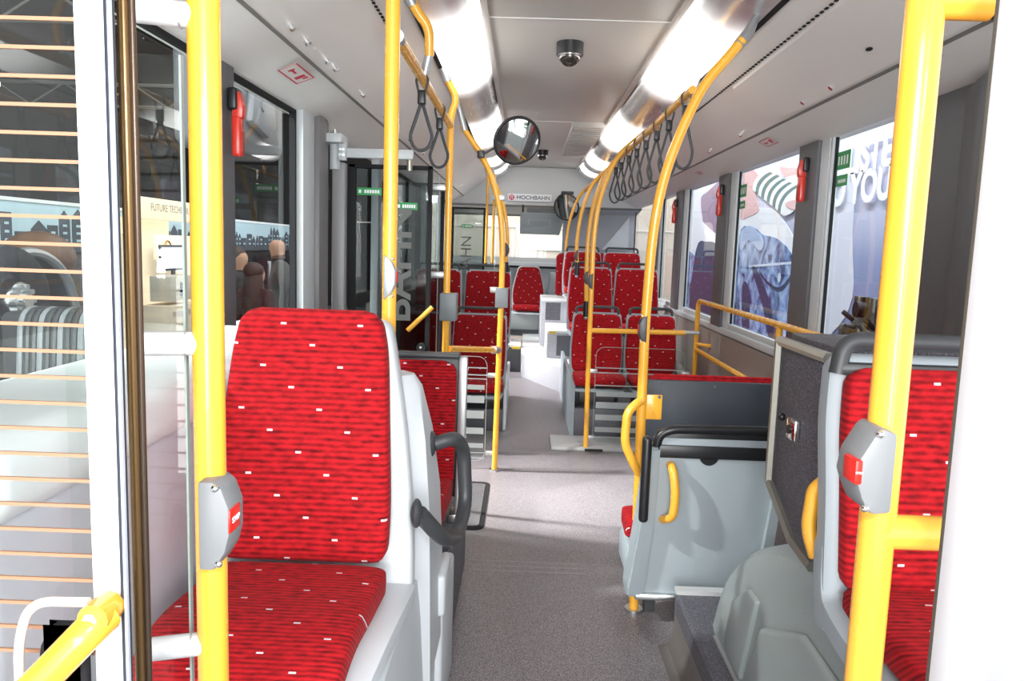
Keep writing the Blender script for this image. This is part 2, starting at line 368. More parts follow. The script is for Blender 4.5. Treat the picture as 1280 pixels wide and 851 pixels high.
# coves (side panels above windows)
for s, nm in ((1, 'right'), (-1, 'left')):
    X = lambda x: XC + s * x
    cv = st(G().prism([(X(.655), 2.275), (X(.99), 2.035), (X(1.02), 2.06), (X(.67), 2.33)], 'y', -.6, 9.9).obj('wall_upper_' + nm, cove_m))
    G().prism([(X(.992), 2.03), (X(1.04), 2.008), (X(1.10), 1.985), (X(1.165), 1.955), (X(1.2), 1.95), (X(1.2), 2.06), (X(1.02), 2.06)], 'y', -.6, 9.9).obj('lower_cove', cove_m, cv)
    G().prism([(X(.985), 2.032), (X(.995), 2.027), (X(1.0), 2.035), (X(.99), 2.042)], 'y', -.6, 9.9).obj('seam', seam_m, cv)
    G().prism([(X(.64), 2.27), (X(.66), 2.262), (X(.67), 2.33), (X(.645), 2.33)], 'y', -.6, 9.7).obj('shadow_gap', rubber, cv)
    # panel joints across the cove
    def cross(y):
        return G().prism([(X(.665), 2.268), (X(.99), 2.035), (X(.992), 2.038), (X(.667), 2.271)], 'y', y - .003, y + .003).obj('panel_joint', seam_m, cv)
    for y in ((2.9, 4.6, 6.5, 8.2) if s < 0 else (6.6, 8.3)): cross(y)
    # quarter-turn locks
    for y in ((3.05, 3.35, 4.3, 5.0, 5.9) if s > 0 else (2.45, 2.62, 2.88, 3.0, 3.5, 4.05, 4.9, 5.6)):
        zz = 2.035 + .24 * .035 / .335
        G().cyl((X(.955), y, 2.06), (X(.945), y, 2.048), .011, 10).obj('lock', chrome, cv)
    if s > 0:
        # raised service flap and the row of ventilation holes
        fp = G()
        pts = [(.757, 2.6), (.757, 3.78), (.80, 3.90), (.87, 3.93), (.94, 3.88), (.965, 3.75), (.972, 3.3), (.972, 1.0), (.757, 1.0)]
        lo = [(X(a), b, 2.275 - (a - .655) * .24 / .335 - .012) for a, b in pts]; hi = [(x, y, z + .02) for x, y, z in lo]
        t = fp.bm; A = [t.verts.new(p) for p in lo]; B = [t.verts.new(p) for p in hi]; t.faces.new(A); t.faces.new(B[::-1])
        for i in range(len(pts)): t.faces.new((A[i], B[i], B[(i + 1) % len(pts)], A[(i + 1) % len(pts)]))
        bmesh.ops.bevel(t, geom=list(t.edges), offset=.006, segments=2, affect='EDGES')
        fp.obj('service_flap', cove_m, cv)
        G().ball((X(.90), 2.62, 2.275 - .245 * .716 - .014), .018, (.6, 1, .3)).obj('flap_lock', rubber, cv)
    vg = G()
    for k in range(95):
        y = 1.2 + k * .04
        vg.box((X(.745) - .005, y, 2.203), (X(.745) + .005, y + .016, 2.2075))
    h = vg.obj('vent_slots', rubber, cv, 0); h['kind'] = 'stuff'
# ------------------------------------------------------------------ structure: right wall with windows
wr = st(G().box((1.40, -.6, 0), (1.46, 10.4, .86)).obj('wall_right', wallm))
G().box((1.40, -.6, 1.95), (1.46, 10.4, 2.1)).obj('header', cove_m, wr)
G().box((1.375, -.6, .86), (1.44, 10.4, .905), .01).obj('window_ledge', grey_l, wr)
for a, b in ((2.0, 3.7), (3.72, 5.3), (5.32, 6.8), (6.82, 8.2), (8.22, 10)):
    G().box((1.385, a, .45), (1.402, b, .85), .008).obj('lining_panel', wallm, wr)
wins = [(2.78, 3.60), (3.98, 5.17), (5.58, 6.69), (7.12, 7.92), (8.12, 9.9)]
for i, (a, b) in enumerate(wins):
    wn = st(G().box((1.425, a - .1, .9), (1.431, b + .1, 1.96)).obj('window_%d' % (i + 1), glass_m))
    fr = G()
    fr.box((1.395, a - .045, .9), (1.424, a, 1.955), .004).box((1.395, b, .9), (1.424, b + .02, 1.955), .004).box((1.395, a, .9), (1.424, b, .94), .004)
    fr.obj('frame', grey_l, wn)
    G().box((1.408, a, .94), (1.420, a + .012, 1.95)).obj('seal', rubber, wn)
    G().box((1.408, b - .012, .94), (1.420, b, 1.95)).obj('seal', rubber, wn)
pil = [(1.7, 2.78, 1), (3.60, 3.98, 2), (5.17, 5.58, 3), (6.69, 7.12, 4), (7.92, 8.12, 5)]
for a, b, i in pil:
    p = st(G().box((1.39, a + .02, .88), (1.44, b - .02, 1.97), .008).obj('trim_%d' % (i + 3), grey_l))
    m = a + (b - a) * (.30 if i > 1 else .0)
    G().box((1.372, m, .9), (1.392, b - .015, 1.955), .006).obj('cover', grey_d, p)
    if i == 1: G().prism([(1.40, 2.0), (1.30, 2.06), (1.30, 2.30), (1.372, 2.50), (1.40, 2.5)], 'z', .9, 1.94, .01).obj('post_cover', grey_d, p)
# sticker strips on the windows
def sticker_pair(y, z, pane, s=1, x=1.418, k=1.0):
    r = root('green_window_sticker', pane, 'sticker', (x, y, z), None)
    G().box((x - .001, y - .075 * k, z), (x, y + .075 * k, z + .08 * k)).obj('upper_label', green, r)
    G().box((x - .001, y - .06 * k, z - .075 * k), (x, y + .06 * k, z - .025 * k)).obj('lower_label', green, r)
    for j in range(4): G().box((x - .0018, y - .05 + j * .03, z + .02), (x - .001, y - .038 + j * .03, z + .06)).obj('pictogram', wht, r)
    for j in range(5): G().box((x - .0018, y - .04 + j * .017, z - .06), (x - .001, y - .03 + j * .017, z - .045)).obj('print', wht, r)
sticker_pair(3.52, 1.80, 'green pair of emergency labels on the front right window by the lettering')
sticker_pair(5.09, 1.78, 'green pair of emergency labels on the window with the striped cup')

# ------------------------------------------------------------------ structure: left wall
wlft = st(G().box((-1.05, -.6, 0), (-.985, 3.72, 1.10)).obj('wall_left', P('white_side_lining', (.72, .73, .74), .4)))
G().box((-1.05, -.6, 1.95), (-.985, 9.9, 2.1)).obj('header', cove_m, wlft)
G().box((-1.05, 5.12, 0), (-.985, 7.4, 1.0)).obj('lower_lining', wallm, wlft)
G().box((-1.05, 8.8, 0), (-.985, 10.4, 1.0)).obj('rear_lining', wallm, wlft)
for i, (a, b, z) in enumerate(((1.0, 2.36, 1.12), (2.57, 3.32, 1.10), (5.2, 7.3, 1.0), (8.9, 10.2, 1.0))):
    wn = st(G().box((-1.016, a - .1, z - .02), (-1.010, b + .1, 1.96)).obj('window_%d' % (i + 6), glass_m))
    G().box((-1.01, a, z), (-.985, a + .02, 1.955)).obj('seal', rubber, wn)
    G().box((-1.01, b - .02, z), (-.985, b, 1.955)).obj('seal', rubber, wn)
    G().box((-1.01, a, 1.935), (-.985, b, 1.957)).obj('seal', rubber, wn)
p = st(G().box((-1.0, 2.36, 1.10), (-.965, 2.57, 1.97), .008).obj('trim_9', grey_d))
G().box((-.967, 2.37, 1.10), (-.96, 2.42, 1.955)).obj('cover', grey_d, p)
p = st(G().box((-1.0, 3.32, 0), (-.955, 3.50, 1.97), .008).obj('trim_10', grey_l))
G().box((-1.0, 3.50, .0), (-.93, 3.66, 1.97), .02).obj('door_seal_cover', P('dark_warm_grey_post', (.16, .155, .16), .4), p)
st(G().box((-1.0, 5.0, 0), (-.95, 5.2, 1.97), .008).obj('trim_11', grey_l))
st(G().box((-1.0, 7.3, 0), (-.95, 7.42, 1.97), .008).obj('trim_12', grey_l))
st(G().box((-1.0, 8.75, 0), (-.95, 8.9, 1.97), .008).obj('trim_13', grey_l))
# white interior sideboard under the left window
cs = root('side_console', 'white moulded console below the left window beside the front seat', 'console', (-.85, 1.7, 0))
G().box((-.98, .95, .0), (-.70, 2.40, 1.02), .04, 4).obj('body', P('lavender_grey_panel', (.55, .54, .6), .45), cs)
G().box((-.98, .93, 1.0), (-.67, 2.42, 1.13), .05, 5).obj('top_moulding', white, cs)

# ------------------------------------------------------------------ structure: rear end
rw = st(G().box((-1.0, 10.5, .2), (1.46, 10.56, 1.17)).obj('wall_rear', P('rear_pale_grey_lining', (.62, .65, .66), .5)))
cap = G().prism([(9.66, 2.40), (9.70, 2.20), (9.72, 1.93), (10.2, 1.86), (10.5, 1.83), (10.6, 2.3), (9.9, 2.45)], 'x', -1.0, 1.46)
cap.obj('rear_cap', P('rear_cap_grey', (.55, .56, .55), .45), rw)
G().prism([(9.715, 1.93), (9.72, 1.945), (10.45, 1.85), (10.45, 1.83)], 'x', -1.0, 1.46).obj('cap_joint', seam_m, rw)
G().box((-1.0, 10.3, 1.16), (.5, 10.5, 1.22), .01).obj('window_shelf', white, rw)
G().box((-1.0, 10.3, 1.14), (.5, 10.32, 1.17)).obj('shelf_seal', rubber, rw)
G().box((-1.0, 10.46, 1.17), (.5, 10.5, 1.28)).obj('window_sill', P('sill_grey', (.72, .73, .74), .5), rw)
wn = st(G().box((-1.0, 10.52, 1.2), (.62, 10.53, 1.85)).obj('window_10', glass_m))
rp = st(G().prism([(.50, .8), (1.45, .8), (1.45, 1.95), (.50, 1.95)], 'y', 10.1, 10.2).obj('wall_rear_right', P('rear_corner_grey', (.36, .37, .40), .45)))
G().prism([(1.02, 1.42), (1.36, 1.42), (1.36, 1.86)], 'y', 10.07, 10.1).obj('pale_triangle', P('pale_panel', (.6, .63, .66), .4), rp)  # paler triangle set on the grey corner panel
sg = root('operator_sign', 'white sign with red emblem and dark lettering on the rear cap', 'sign', (.05, 9.68, 1.99))
G().box((-.225, 9.690, 1.985), (.32, 9.700, 2.075), .004).obj('plate', wht, sg)
G().cyl((-.175, 9.690, 2.03), (-.175, 9.6865, 2.03), .034, 20).obj('emblem', redp, sg)
for dx in (-.012, .012): G().box((-.175 + dx - .004, 9.684, 2.008), (-.175 + dx + .004, 9.6866, 2.045)).obj('emblem_bar', wht, sg)
G().box((-.19, 9.684, 2.042), (-.16, 9.6866, 2.05)).obj('emblem_bar', wht, sg)
text('HOCHBAHN', 'lettering', .068, (.095, 9.688, 2.03), RF, P('grey_print', (.12, .12, .14), .6), sg, bold=.001, sx=1.08)
mo = root('monitor', 'grey boxy monitor hanging from the rear cap before the rear window', 'monitor', (.2, 9.6, 1.5))
scr = P('monitor_grey', (.20, .225, .235), .5)
G().prism([(-.06, 1.58), (.42, 1.58), (.42, 1.845), (-.06, 1.845)], 'y', 9.55, 9.62, .006).obj('front_housing', scr, mo)
G().prism([(.40, 1.58), (.43, 1.58), (.50, 1.83), (.43, 1.845)], 'y', 9.56, 9.8).obj('side_cheek', scr, mo)
G().prism([(.04, 1.68), (.32, 1.68), (.32, 1.76), (.04, 1.76)], 'y', 9.543, 9.552, .004).obj('recess_frame', P('monitor_rim', (.28, .3, .31), .4), mo)
G().box((.055, 9.54, 1.69), (.305, 9.546, 1.75)).obj('recess', P('monitor_recess', (.17, .19, .2), .5), mo)
G().cyl((-.03, 9.6, 1.84), (-.03, 9.72, 1.94), .012).obj('bracket', black, mo)
G().box((.02, 9.6, 1.84), (.4, 9.64, 1.90)).obj('hanger', black, mo)
# ------------------------------------------------------------------ rear steps
def blk(name, label, poly, z0, z1, top=True, mat=spk_l, edge=None, cat='step'):
    cx = sum(p[0] for p in poly) / len(poly); cy = sum(p[1] for p in poly) / len(poly)
    r = root(name, label, cat, (cx, cy, z0))
    G().prism(poly, 'z', z0, z1 - .025, .004).obj('riser', mat, r)
    G().prism(poly, 'z', z1 - .03, z1, .006).obj('tread', P('white_lit_step_top', (.78, .78, .8), .4), r)  # tread paler than the riser: white reflection put into its colour
    if edge: G().box(*edge).obj('edge_strip', yel_tape, r)
    return r
blk('rear_step', 'large pale angled step at the foot of the rear aisle', [(.01, 8.3), (.40, 7.45), (.56, 7.45), (.56, 8.68), (.01, 8.68)], 0, .28, edge=((.42, 7.443, .235), (.53, 7.452, .276)))
blk('rear_step', 'middle pale step block against the right rear seats', [(.27, 7.85), (.56, 7.85), (.56, 8.68), (.27, 8.68)], .28, .57, edge=((.29, 7.843, .535), (.36, 7.852, .562)))
G().box((.37, 7.842, .31), (.55, 7.85, .52)).obj('inset_panel', spk_d, [o for o in bpy.data.objects if o.name.startswith('rear_step')][-1])
blk('rear_step', 'topmost narrow step block beside the rear bench', [(.22, 8.7), (.56, 8.7), (.56, 9.5), (.22, 9.5)], .3, .84)
G().box((.27, 8.692, .60), (.44, 8.70, .80)).obj('inset_panel', spk_d, [o for o in bpy.data.objects if o.name.startswith('rear_step')][-1])
blk('rear_step', 'dark step block with a yellow edge left of the rear aisle', [(-.9, 8.6), (.0, 8.6), (.0, 9.2), (-.9, 9.2)], 0, .31, mat=charcoal, edge=((-.1, 8.592, .265), (-.005, 8.602, .29)))
blk('rear_step', 'wide low step across the end of the rear aisle', [(.02, 8.7), (.56, 8.7), (.56, 10.3), (.02, 10.3)], 0, .30, mat=spk_d)
mt_ = G().prism(rrect(-.25, .36, .18, .60, .06), 'y', 10.30, 10.34).obj('wall_mat', P('dark_grey_padding', (.12, .125, .14), .6))
tag(mt_, 'dark grey rounded pad on the rear wall under the middle seat', 'pad')
G().box((-.8, 9.9, .3), (.95, 10.3, .34)).obj('trim_14', charcoal); st(bpy.data.objects['trim_14'])

# ------------------------------------------------------------------ seats
def headrail(r, hw, y, z, h=.06, rad=.012, mat=charcoal):
    return G().tube([(-hw, y, z - h), (-hw, y, z), (hw, y, z), (hw, y, z - h)], rad, 10, .035).obj('head_rail', mat, r)
def seat(label, loc, w=.40, zt=.47, zs=0, dark=False, rail=True, group=None, wt=.9, legs=True, cat='seat', shell=shell_m, d=.40, lean=.07):
    """local: origin under the crease, z of cushion top = zs; faces -Y"""
    r = root('passenger_seat', label, cat, (0, 0, 0), group)
    h = w / 2; fb = fabd_b if dark else fab_b
    G().pad([(0, zs + .0, h - .01), (.025, zs + zt * .35, h), (lean * .6, zs + zt * .75, h * (1 + wt) / 2), (lean, zs + zt, h * wt)], .05, r=.045, dish=.35).obj('backrest', fb, r)
    G().pad([(-d, zs - .03, h - .02), (-d + .05, zs - .012, h - .005), (-d * .5, zs - .012, h - .005), (-.02, zs - .02, h - .01)], .075, front=1, r=.04, dish=.25).obj('cushion', fab_c, r)
    G().pad([(.045, zs - .08, h + .005), (.06, zs + zt * .35, h + .012), (lean * .6 + .035, zs + zt * .75, h * (1 + wt) / 2 + .012), (lean + .035, zs + zt + .012, h * wt + .012)], .03, r=.03).obj('back_shell', shell, r)
    G().pad([(-d + .02, zs - .085, h - .015), (-d * .5, zs - .075, h), (.06, zs - .085, h + .004)], .03, front=1, r=.025).obj('base_shell', shell, r)
    if rail: headrail(r, h * wt - .012, lean + .03, zs + zt + .055, .075)
    r.location = loc
    return r
def frame_legs(r, hw, zs, z0, y=-.15):
    for sx in (-1, 1):
        c0 = r.location; G().box((c0.x + sx * hw - .015, c0.y + y - .02, z0), (c0.x + sx * hw + .015, c0.y + y + .02, zs), .004).obj('leg', charcoal, r)
# right-hand rows, rising to the rear
podr = root('seat_podium', 'speckled grey podium under the first right pair of seats', 'podium', (.85, 6, .0))
G().box((.42, 5.66, .0), (1.38, 7.0, .22), .01).obj('body', spk_d, podr)
G().prism([(.395, 5.70), (.42, 5.66), (.42, 7.4), (.395, 7.4)], 'z', 0, .42).obj('aisle_side', shell_m, podr)
podr2 = root('seat_podium', 'taller grey podium under the second right pair of seats', 'podium', (.9, 7.4, .0))
G().box((.565, 7.02, .0), (1.38, 8.1, .50), .01).obj('body', spk_d, podr2)
G().box((.555, 7.0, .0), (.566, 8.1, .52)).obj('aisle_side', shell_m, podr2)
def rs(label, x, y, z, **k):
    o = seat(label, (x, y, 0), zs=z, **k); return o
zs1 = .44
a = rs('red passenger seat on the aisle in the first right row, with black head rail', .605, 6.02, zs1, w=.40, zt=.46); frame_legs(a, .15, zs1 - .07, .21)
b = rs('red passenger seat by the window in the first right row behind the glass screen', 1.035, 6.02, zs1, w=.40, zt=.46); frame_legs(b, .15, zs1 - .07, .21)
a = rs('red passenger seat on the aisle in the second right row', .655, 7.38, .70, w=.42, zt=.53); frame_legs(a, .12, .63, .49)
b = rs('red passenger seat by the window in the second right row, right of the low pole', 1.10, 7.38, .70, w=.42, zt=.53); frame_legs(b, .15, .63, .49)
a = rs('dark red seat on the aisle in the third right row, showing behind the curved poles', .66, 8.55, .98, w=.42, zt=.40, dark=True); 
b = rs('red seat by the window in the third right row, only its top showing', 1.10, 8.55, .98, w=.42, zt=.40)
pod3 = root('seat_podium', 'highest grey podium under the third right pair of seats', 'podium', (.9, 8.6, .0))
G().box((.57, 8.12, .0), (1.38, 9.0, .82), .01).obj('body', spk_l, pod3)
G().box((.562, 8.10, .0), (.571, 9.0, .86)).obj('aisle_side', shell_w, pod3)
hp = root('rear_headrest_panel', 'tall red upholstered panel behind the third right row near the mirror', 'panel', (.55, 9.4, .84))
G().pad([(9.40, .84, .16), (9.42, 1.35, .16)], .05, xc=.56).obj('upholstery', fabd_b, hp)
G().box((.44, 9.44, .84), (.72, 9.46, 1.36), .008).obj('backing_board', charcoal, hp)
hp = root('rear_headrest_panel', 'wide red upholstered panel by the right rear window', 'panel', (1.08, 9.4, .84))
G().pad([(9.40, .84, .24), (9.42, 1.37, .24)], .05, xc=1.10).obj('upholstery', fab_b, hp)
G().box((.86, 9.44, .84), (1.34, 9.46, 1.38), .008).obj('backing_board', charcoal, hp)
# left-hand rows
podl = root('seat_podium', 'grey podium under the left pairs of seats behind the glass screen', 'podium', (-.5, 6.3, 0))
G().box((-.97, 5.75, 0), (-.12, 7.2, .17), .01).obj('body', spk_d, podl)
G().box((-.12, 5.78, 0), (-.095, 7.2, .33), .006).obj('aisle_side', shell_w, podl)
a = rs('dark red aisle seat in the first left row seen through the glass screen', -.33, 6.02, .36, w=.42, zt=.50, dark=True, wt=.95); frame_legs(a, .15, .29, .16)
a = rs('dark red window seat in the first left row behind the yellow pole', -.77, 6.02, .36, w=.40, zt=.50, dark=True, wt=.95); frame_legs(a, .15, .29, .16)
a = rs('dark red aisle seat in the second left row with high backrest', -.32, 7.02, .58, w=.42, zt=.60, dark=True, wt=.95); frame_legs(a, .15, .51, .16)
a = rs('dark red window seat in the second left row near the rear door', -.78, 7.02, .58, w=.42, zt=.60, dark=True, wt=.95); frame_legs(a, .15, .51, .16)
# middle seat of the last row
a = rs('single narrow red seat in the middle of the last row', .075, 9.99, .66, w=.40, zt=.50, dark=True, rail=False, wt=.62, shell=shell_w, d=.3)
rb = root('rear_bench_base', 'pale grey bench front below the middle rear seat', 'bench', (.05, 10.2, .3))
G().box((-.9, 9.98, .34), (.23, 10.28, .57), .01).obj('front_panel', P('bench_grey', (.60, .62, .62), .5), rb)
for x0, x1 in ((-.32, -.15), (.30, .50)):
    G().prism([(x0, .60), (x1, .60), (x1, 1.10), (x0 + (.06 if x0 > 0 else 0), 1.10)], 'y', 10.12, 10.28, .012).obj('seat_surround', shell_m, rb)

# ------------------------------------------------------------------ front left seat (single, on a moulded pedestal)
fs = root('passenger_seat', 'red single seat in the left foreground in a white shell', 'seat', (-.46, 1.62, 0))
G().pad([(1.615, .70, .188), (1.625, .82, .192), (1.66, 1.0, .182), (1.695, 1.16, .170), (1.705, 1.25, .150)], .07, xc=-.468, r=.035, dish=.25, n=36).obj('backrest', fab_b, fs)
G().pad([(1.17, .615, .165), (1.20, .665, .178), (1.30, .69, .182), (1.45, .680, .185), (1.60, .672, .188)], .07, xc=-.46, front=1, r=.03, dish=.3, n=36).obj('cushion', fab_c, fs)
G().pad([(1.70, .55, .232), (1.72, .75, .226), (1.745, .95, .206), (1.76, 1.15, .174), (1.762, 1.228, .158)], .09, xc=-.462, r=.03).obj('back_shell', shell_w, fs)
G().pad([(1.17, .58, .20), (1.40, .615, .225), (1.70, .60, .24)], .06, xc=-.46, front=1, r=.03).obj('cushion_shell', shell_w, fs)
ped = G()
ped.loft([[(-.70, y0 - dz0, z), (xr, y0 - dz0, z), (xr, y1, z), (-.70, y1, z)] for z, xr, y0, y1, dz0 in ((0, -.215, 1.35, 2.1, 0), (.3, -.215, 1.28, 2.1, 0), (.50, -.225, 1.2, 2.1, 0), (.60, -.235, 1.18, 2.08, 0))])
bmesh.ops.bevel(ped.bm, geom=list(ped.bm.edges), offset=.012, segments=2, affect='EDGES')
ped.obj('pedestal', shell_w, fs)
# the rear-facing seat built back to back with it
rs2 = root('passenger_seat', 'rear-facing seat in a white shell with black grab handle, back to back with front seat', 'seat', (-.46, 2.0, 0))
sh = G()
secs = []
for z, xr, ya, yb in ((.30, -.20, 1.78, 2.14), (.55, -.205, 1.78, 2.13), (.75, -.21, 1.78, 2.08), (.93, -.225, 1.79, 2.0), (1.05, -.245, 1.80, 1.93), (1.085, -.262, 1.81, 1.90)):
    secs.append([(-.70, ya, z), (xr - .03, ya, z), (xr, ya + .03, z), (xr, yb - .03, z), (xr - .03, yb, z), (-.70, yb, z)])
sh.loft(secs).obj('back_shell', shell_w, rs2)
G().pad([(2.12, .50, .22), (2.07, .80, .21), (1.96, 1.04, .19)], .05, xc=-.46, front=1, r=.04).obj('backrest', fab_b, rs2)
G().box((-.235, 2.06, .0), (-.195, 2.42, .40), .014, 3).obj('side_panel', shell_w, rs2)
G().box((-.215, 2.0, .38), (-.185, 2.18, .50), .012, 3).obj('side_panel', shell_w, rs2)
G().box((-.68, 2.14, .36), (-.24, 2.46, .44), .03, 3).obj('cushion', fab_c, rs2)
G().tube([(-.215, 1.93, .89), (-.165, 1.945, .905), (-.145, 2.02, .86), (-.135, 2.02, .70), (-.15, 1.90, .65), (-.17, 1.72, .72), (-.215, 1.66, .80)], .019, 12, .05).obj('grab_handle', charcoal, rs2)
for p in ((-.222, 1.93, .89), (-.222, 1.66, .80)): G().ball(p, .028, (.5, 1, 1.2)).obj('handle_mount', charcoal, rs2)

# ------------------------------------------------------------------ left double seat with half-height backrest
ds = root('bench_seat', 'low red double seat with dark frame and grey end post by the aisle', 'seat', (-.6, 2.95, 0))
G().pad([(2.90, .44, .355), (2.93, .70, .355), (2.95, .955, .355)], .05, xc=-.60, r=.05, n=36, pw=.2).obj('backrest', fab_b, ds)
G().pad([(2.52, .44, .34), (2.56, .475, .35), (2.75, .475, .355), (2.90, .46, .355)], .09, xc=-.60, front=1, r=.04, pw=.2).obj('cushion', fab_c, ds)
G().box((-.965, 2.965, .40), (-.235, 2.99, .985), .01).obj('back_board', charcoal, ds)
G().box((-.965, 2.93, .965), (-.235, 2.99, .985), .006).obj('top_edge', charcoal, ds)
pst = G().prism([(2.93, .58), (2.96, .58), (2.985, .97), (2.955, .97)], 'x', -.240, -.205, .006).obj('end_post', silver, ds)
G().prism([(2.86, .36), (2.92, .36), (2.965, .60), (2.93, .60)], 'x', -.238, -.208, .006).obj('post_foot', silver, ds)
for z in (.65, .92): G().cyl((-.2045, 2.95 + (z - .65) * .07, z), (-.203, 2.95 + (z - .65) * .07, z), .007).obj('bolt', chrome, ds)
G().box((-.97, 2.62, 0), (-.215, 3.25, .335), .008).obj('plinth', spk_d, ds)
G().box((-.26, 2.85, .335), (-.21, 2.95, .37), .006).obj('foot_bracket', alu, ds)

# ------------------------------------------------------------------ wheel arch, cabinet and seat at the right
wa = root('wheel_arch_cover', 'grey-green moulded wheel arch cover below the right front seat', 'cover', (.85, 1.7, .17))
arch_m = P('grey_green_moulding', (.34, .385, .38), .3)
aw = G()
prof = [(.35, .17), (.35, .50), (.55, .60), (.9, .66), (1.3, .70), (1.60, .735), (1.85, .69), (2.11, .57), (2.32, .40), (2.45, .17)]
def arch_sec(x, k): return [(x, 1.25 + (y - 1.25) * k, .17 + (z - .17) * k) for y, z in smooth_open(prof)]
def smooth_open(p, k=4):
    o = []
    for i in range(len(p) - 1):
        p0, p1, p2, p3 = [Vector(p[min(max(i + j - 1, 0), len(p) - 1)]) for j in range(4)]
        for j in range(k):
            u = j / k; o.append(tuple(.5 * ((2 * p1) + (p2 - p0) * u + (2 * p0 - 5 * p1 + 4 * p2 - p3) * u * u + (3 * p1 - p0 - 3 * p2 + p3) * u ** 3)))
    return o + [p[-1]]
aw.loft([arch_sec(.652, .90), arch_sec(.660, .955), arch_sec(.685, .985), arch_sec(.74, 1.0), arch_sec(1.38, 1.0)])
aw.obj('moulding', arch_m, wa, 35)
G().prism([(1.0, .24), (1.02, .45), (1.22, .57), (1.60, .58), (1.86, .46), (1.98, .24)], 'x', .632, .662, .018, 3).obj('raised_panel', arch_m, wa)
G().prism([(2.02, .22), (1.92, .50), (2.0, .50), (2.14, .40), (2.2, .22)], 'x', .640, .662, .012, 3).obj('raised_rib', arch_m, wa)
G().prism([(.640, .19), (.66, .19), (.66, .205), (.640, .205)], 'y', .4, 2.30, .002).obj('foot_trim', P('pale_edge_trim', (.40, .41, .41), .4), wa)

cb = root('equipment_cabinet', 'speckled dark grey cabinet with metal-edged door behind right front seat', 'cabinet', (.9, 1.65, .8))
bod = G(); bod.prism([(1.50, .79), (1.795, .86), (1.795, 1.225), (1.50, 1.225)], 'x', .632, 1.37, .008); bod.obj('body', spk_d, cb)
dpoly = [(1.50, .775), (1.62, .785), (1.79, .865), (1.79, 1.205), (1.50, 1.205)]
dr = G().prism(dpoly, 'x', .612, .633, .003).obj('door', spk_d, cb)
ed = G(); cen = (1.645, 1.0)
for i in range(len(dpoly)):
    a = Vector((.608, *dpoly[i])); b = Vector((.608, *dpoly[(i + 1) % len(dpoly)]))
    if i == len(dpoly) - 1: continue
    ed.tube([a, b], .012, 6)
ed.obj('metal_edging', P('worn_steel_edge', (.42, .41, .36), .35, .8), dr)
G().box((.598, 1.628, 1.0), (.612, 1.682, 1.05), .006).obj('lock', chrome, dr)
G().cyl((.600, 1.655, 1.025), (.594, 1.655, 1.025), .010).obj('keyhole', black, dr)
G().ball((.607, 1.735, 1.035), .009).obj('knob', black, dr)
G().box((.70, 1.80, .62), (.74, 1.83, .86), .004).obj('bracket', charcoal, cb)

sr = root('passenger_seat', 'red seat in the right foreground with black top handle behind yellow pole', 'seat', (.80, 1.35, .7))
G().pad([(1.335, .80, .205), (1.345, .95, .21), (1.37, 1.08, .21), (1.385, 1.205, .205)], .05, xc=.80, r=.035, dish=.3, n=36).obj('backrest', fab_b, sr)
G().pad([(.94, .745, .195), (.98, .775, .20), (1.15, .785, .205), (1.345, .785, .205)], .06, xc=.80, front=1, r=.03, dish=.3, n=36).obj('cushion', fab_c, sr)
G().pad([(1.365, .70, .228), (1.385, .95, .232), (1.415, 1.10, .232), (1.43, 1.225, .225)], .06, xc=.80, r=.03).obj('back_shell', shell_m, sr)
G().pad([(.94, .70, .22), (1.15, .725, .23), (1.30, .745, .234), (1.37, .78, .232), (1.385, .90, .232)], .06, xc=.80, front=1, r=.03).obj('cushion_shell', shell_m, sr)
G().tube([(.585, 1.40, 1.19), (.595, 1.405, 1.252), (1.02, 1.405, 1.252), (1.02, 1.40, 1.19)], .016, 12, .03).obj('top_handle', charcoal, sr)
G().box((.58, 1.385, 1.190), (1.025, 1.425, 1.212), .008).obj('handle_bar', charcoal, sr)
G().tube([(.588, 1.42, .98), (.572, 1.43, .96), (.566, 1.43, .88), (.582, 1.42, .83)], .014, 10, .04).obj('side_handle', yellow, sr)
G().box((.585, 1.18, .62), (.61, 1.23, .67), .004).obj('bracket', black, sr)

# ------------------------------------------------------------------ wheelchair bay: backboard and fold seat
wb = root('wheelchair_backboard', 'navy padded backboard with red top edge in the wheelchair bay', 'backboard', (.95, 3.1, .3))
G().box((.52, 3.06, .48), (1.36, 3.085, .888), .004).obj('board', navy, wb)
G().pad([(3.12, .50, .41), (3.12, .905, .41)], .05, xc=.945, r=.02, pw=.2).obj('upholstery', fab_b, wb)
for x, z in ((.575, .872), (.79, .869)): G().cyl((x, 3.06, z), (x, 3.055, z), .007).obj('screw', chrome, wb)
for x in (.7, 1.25): G().box((x, 3.08, 0), (x + .04, 3.12, .5)).obj('leg', charcoal, wb)

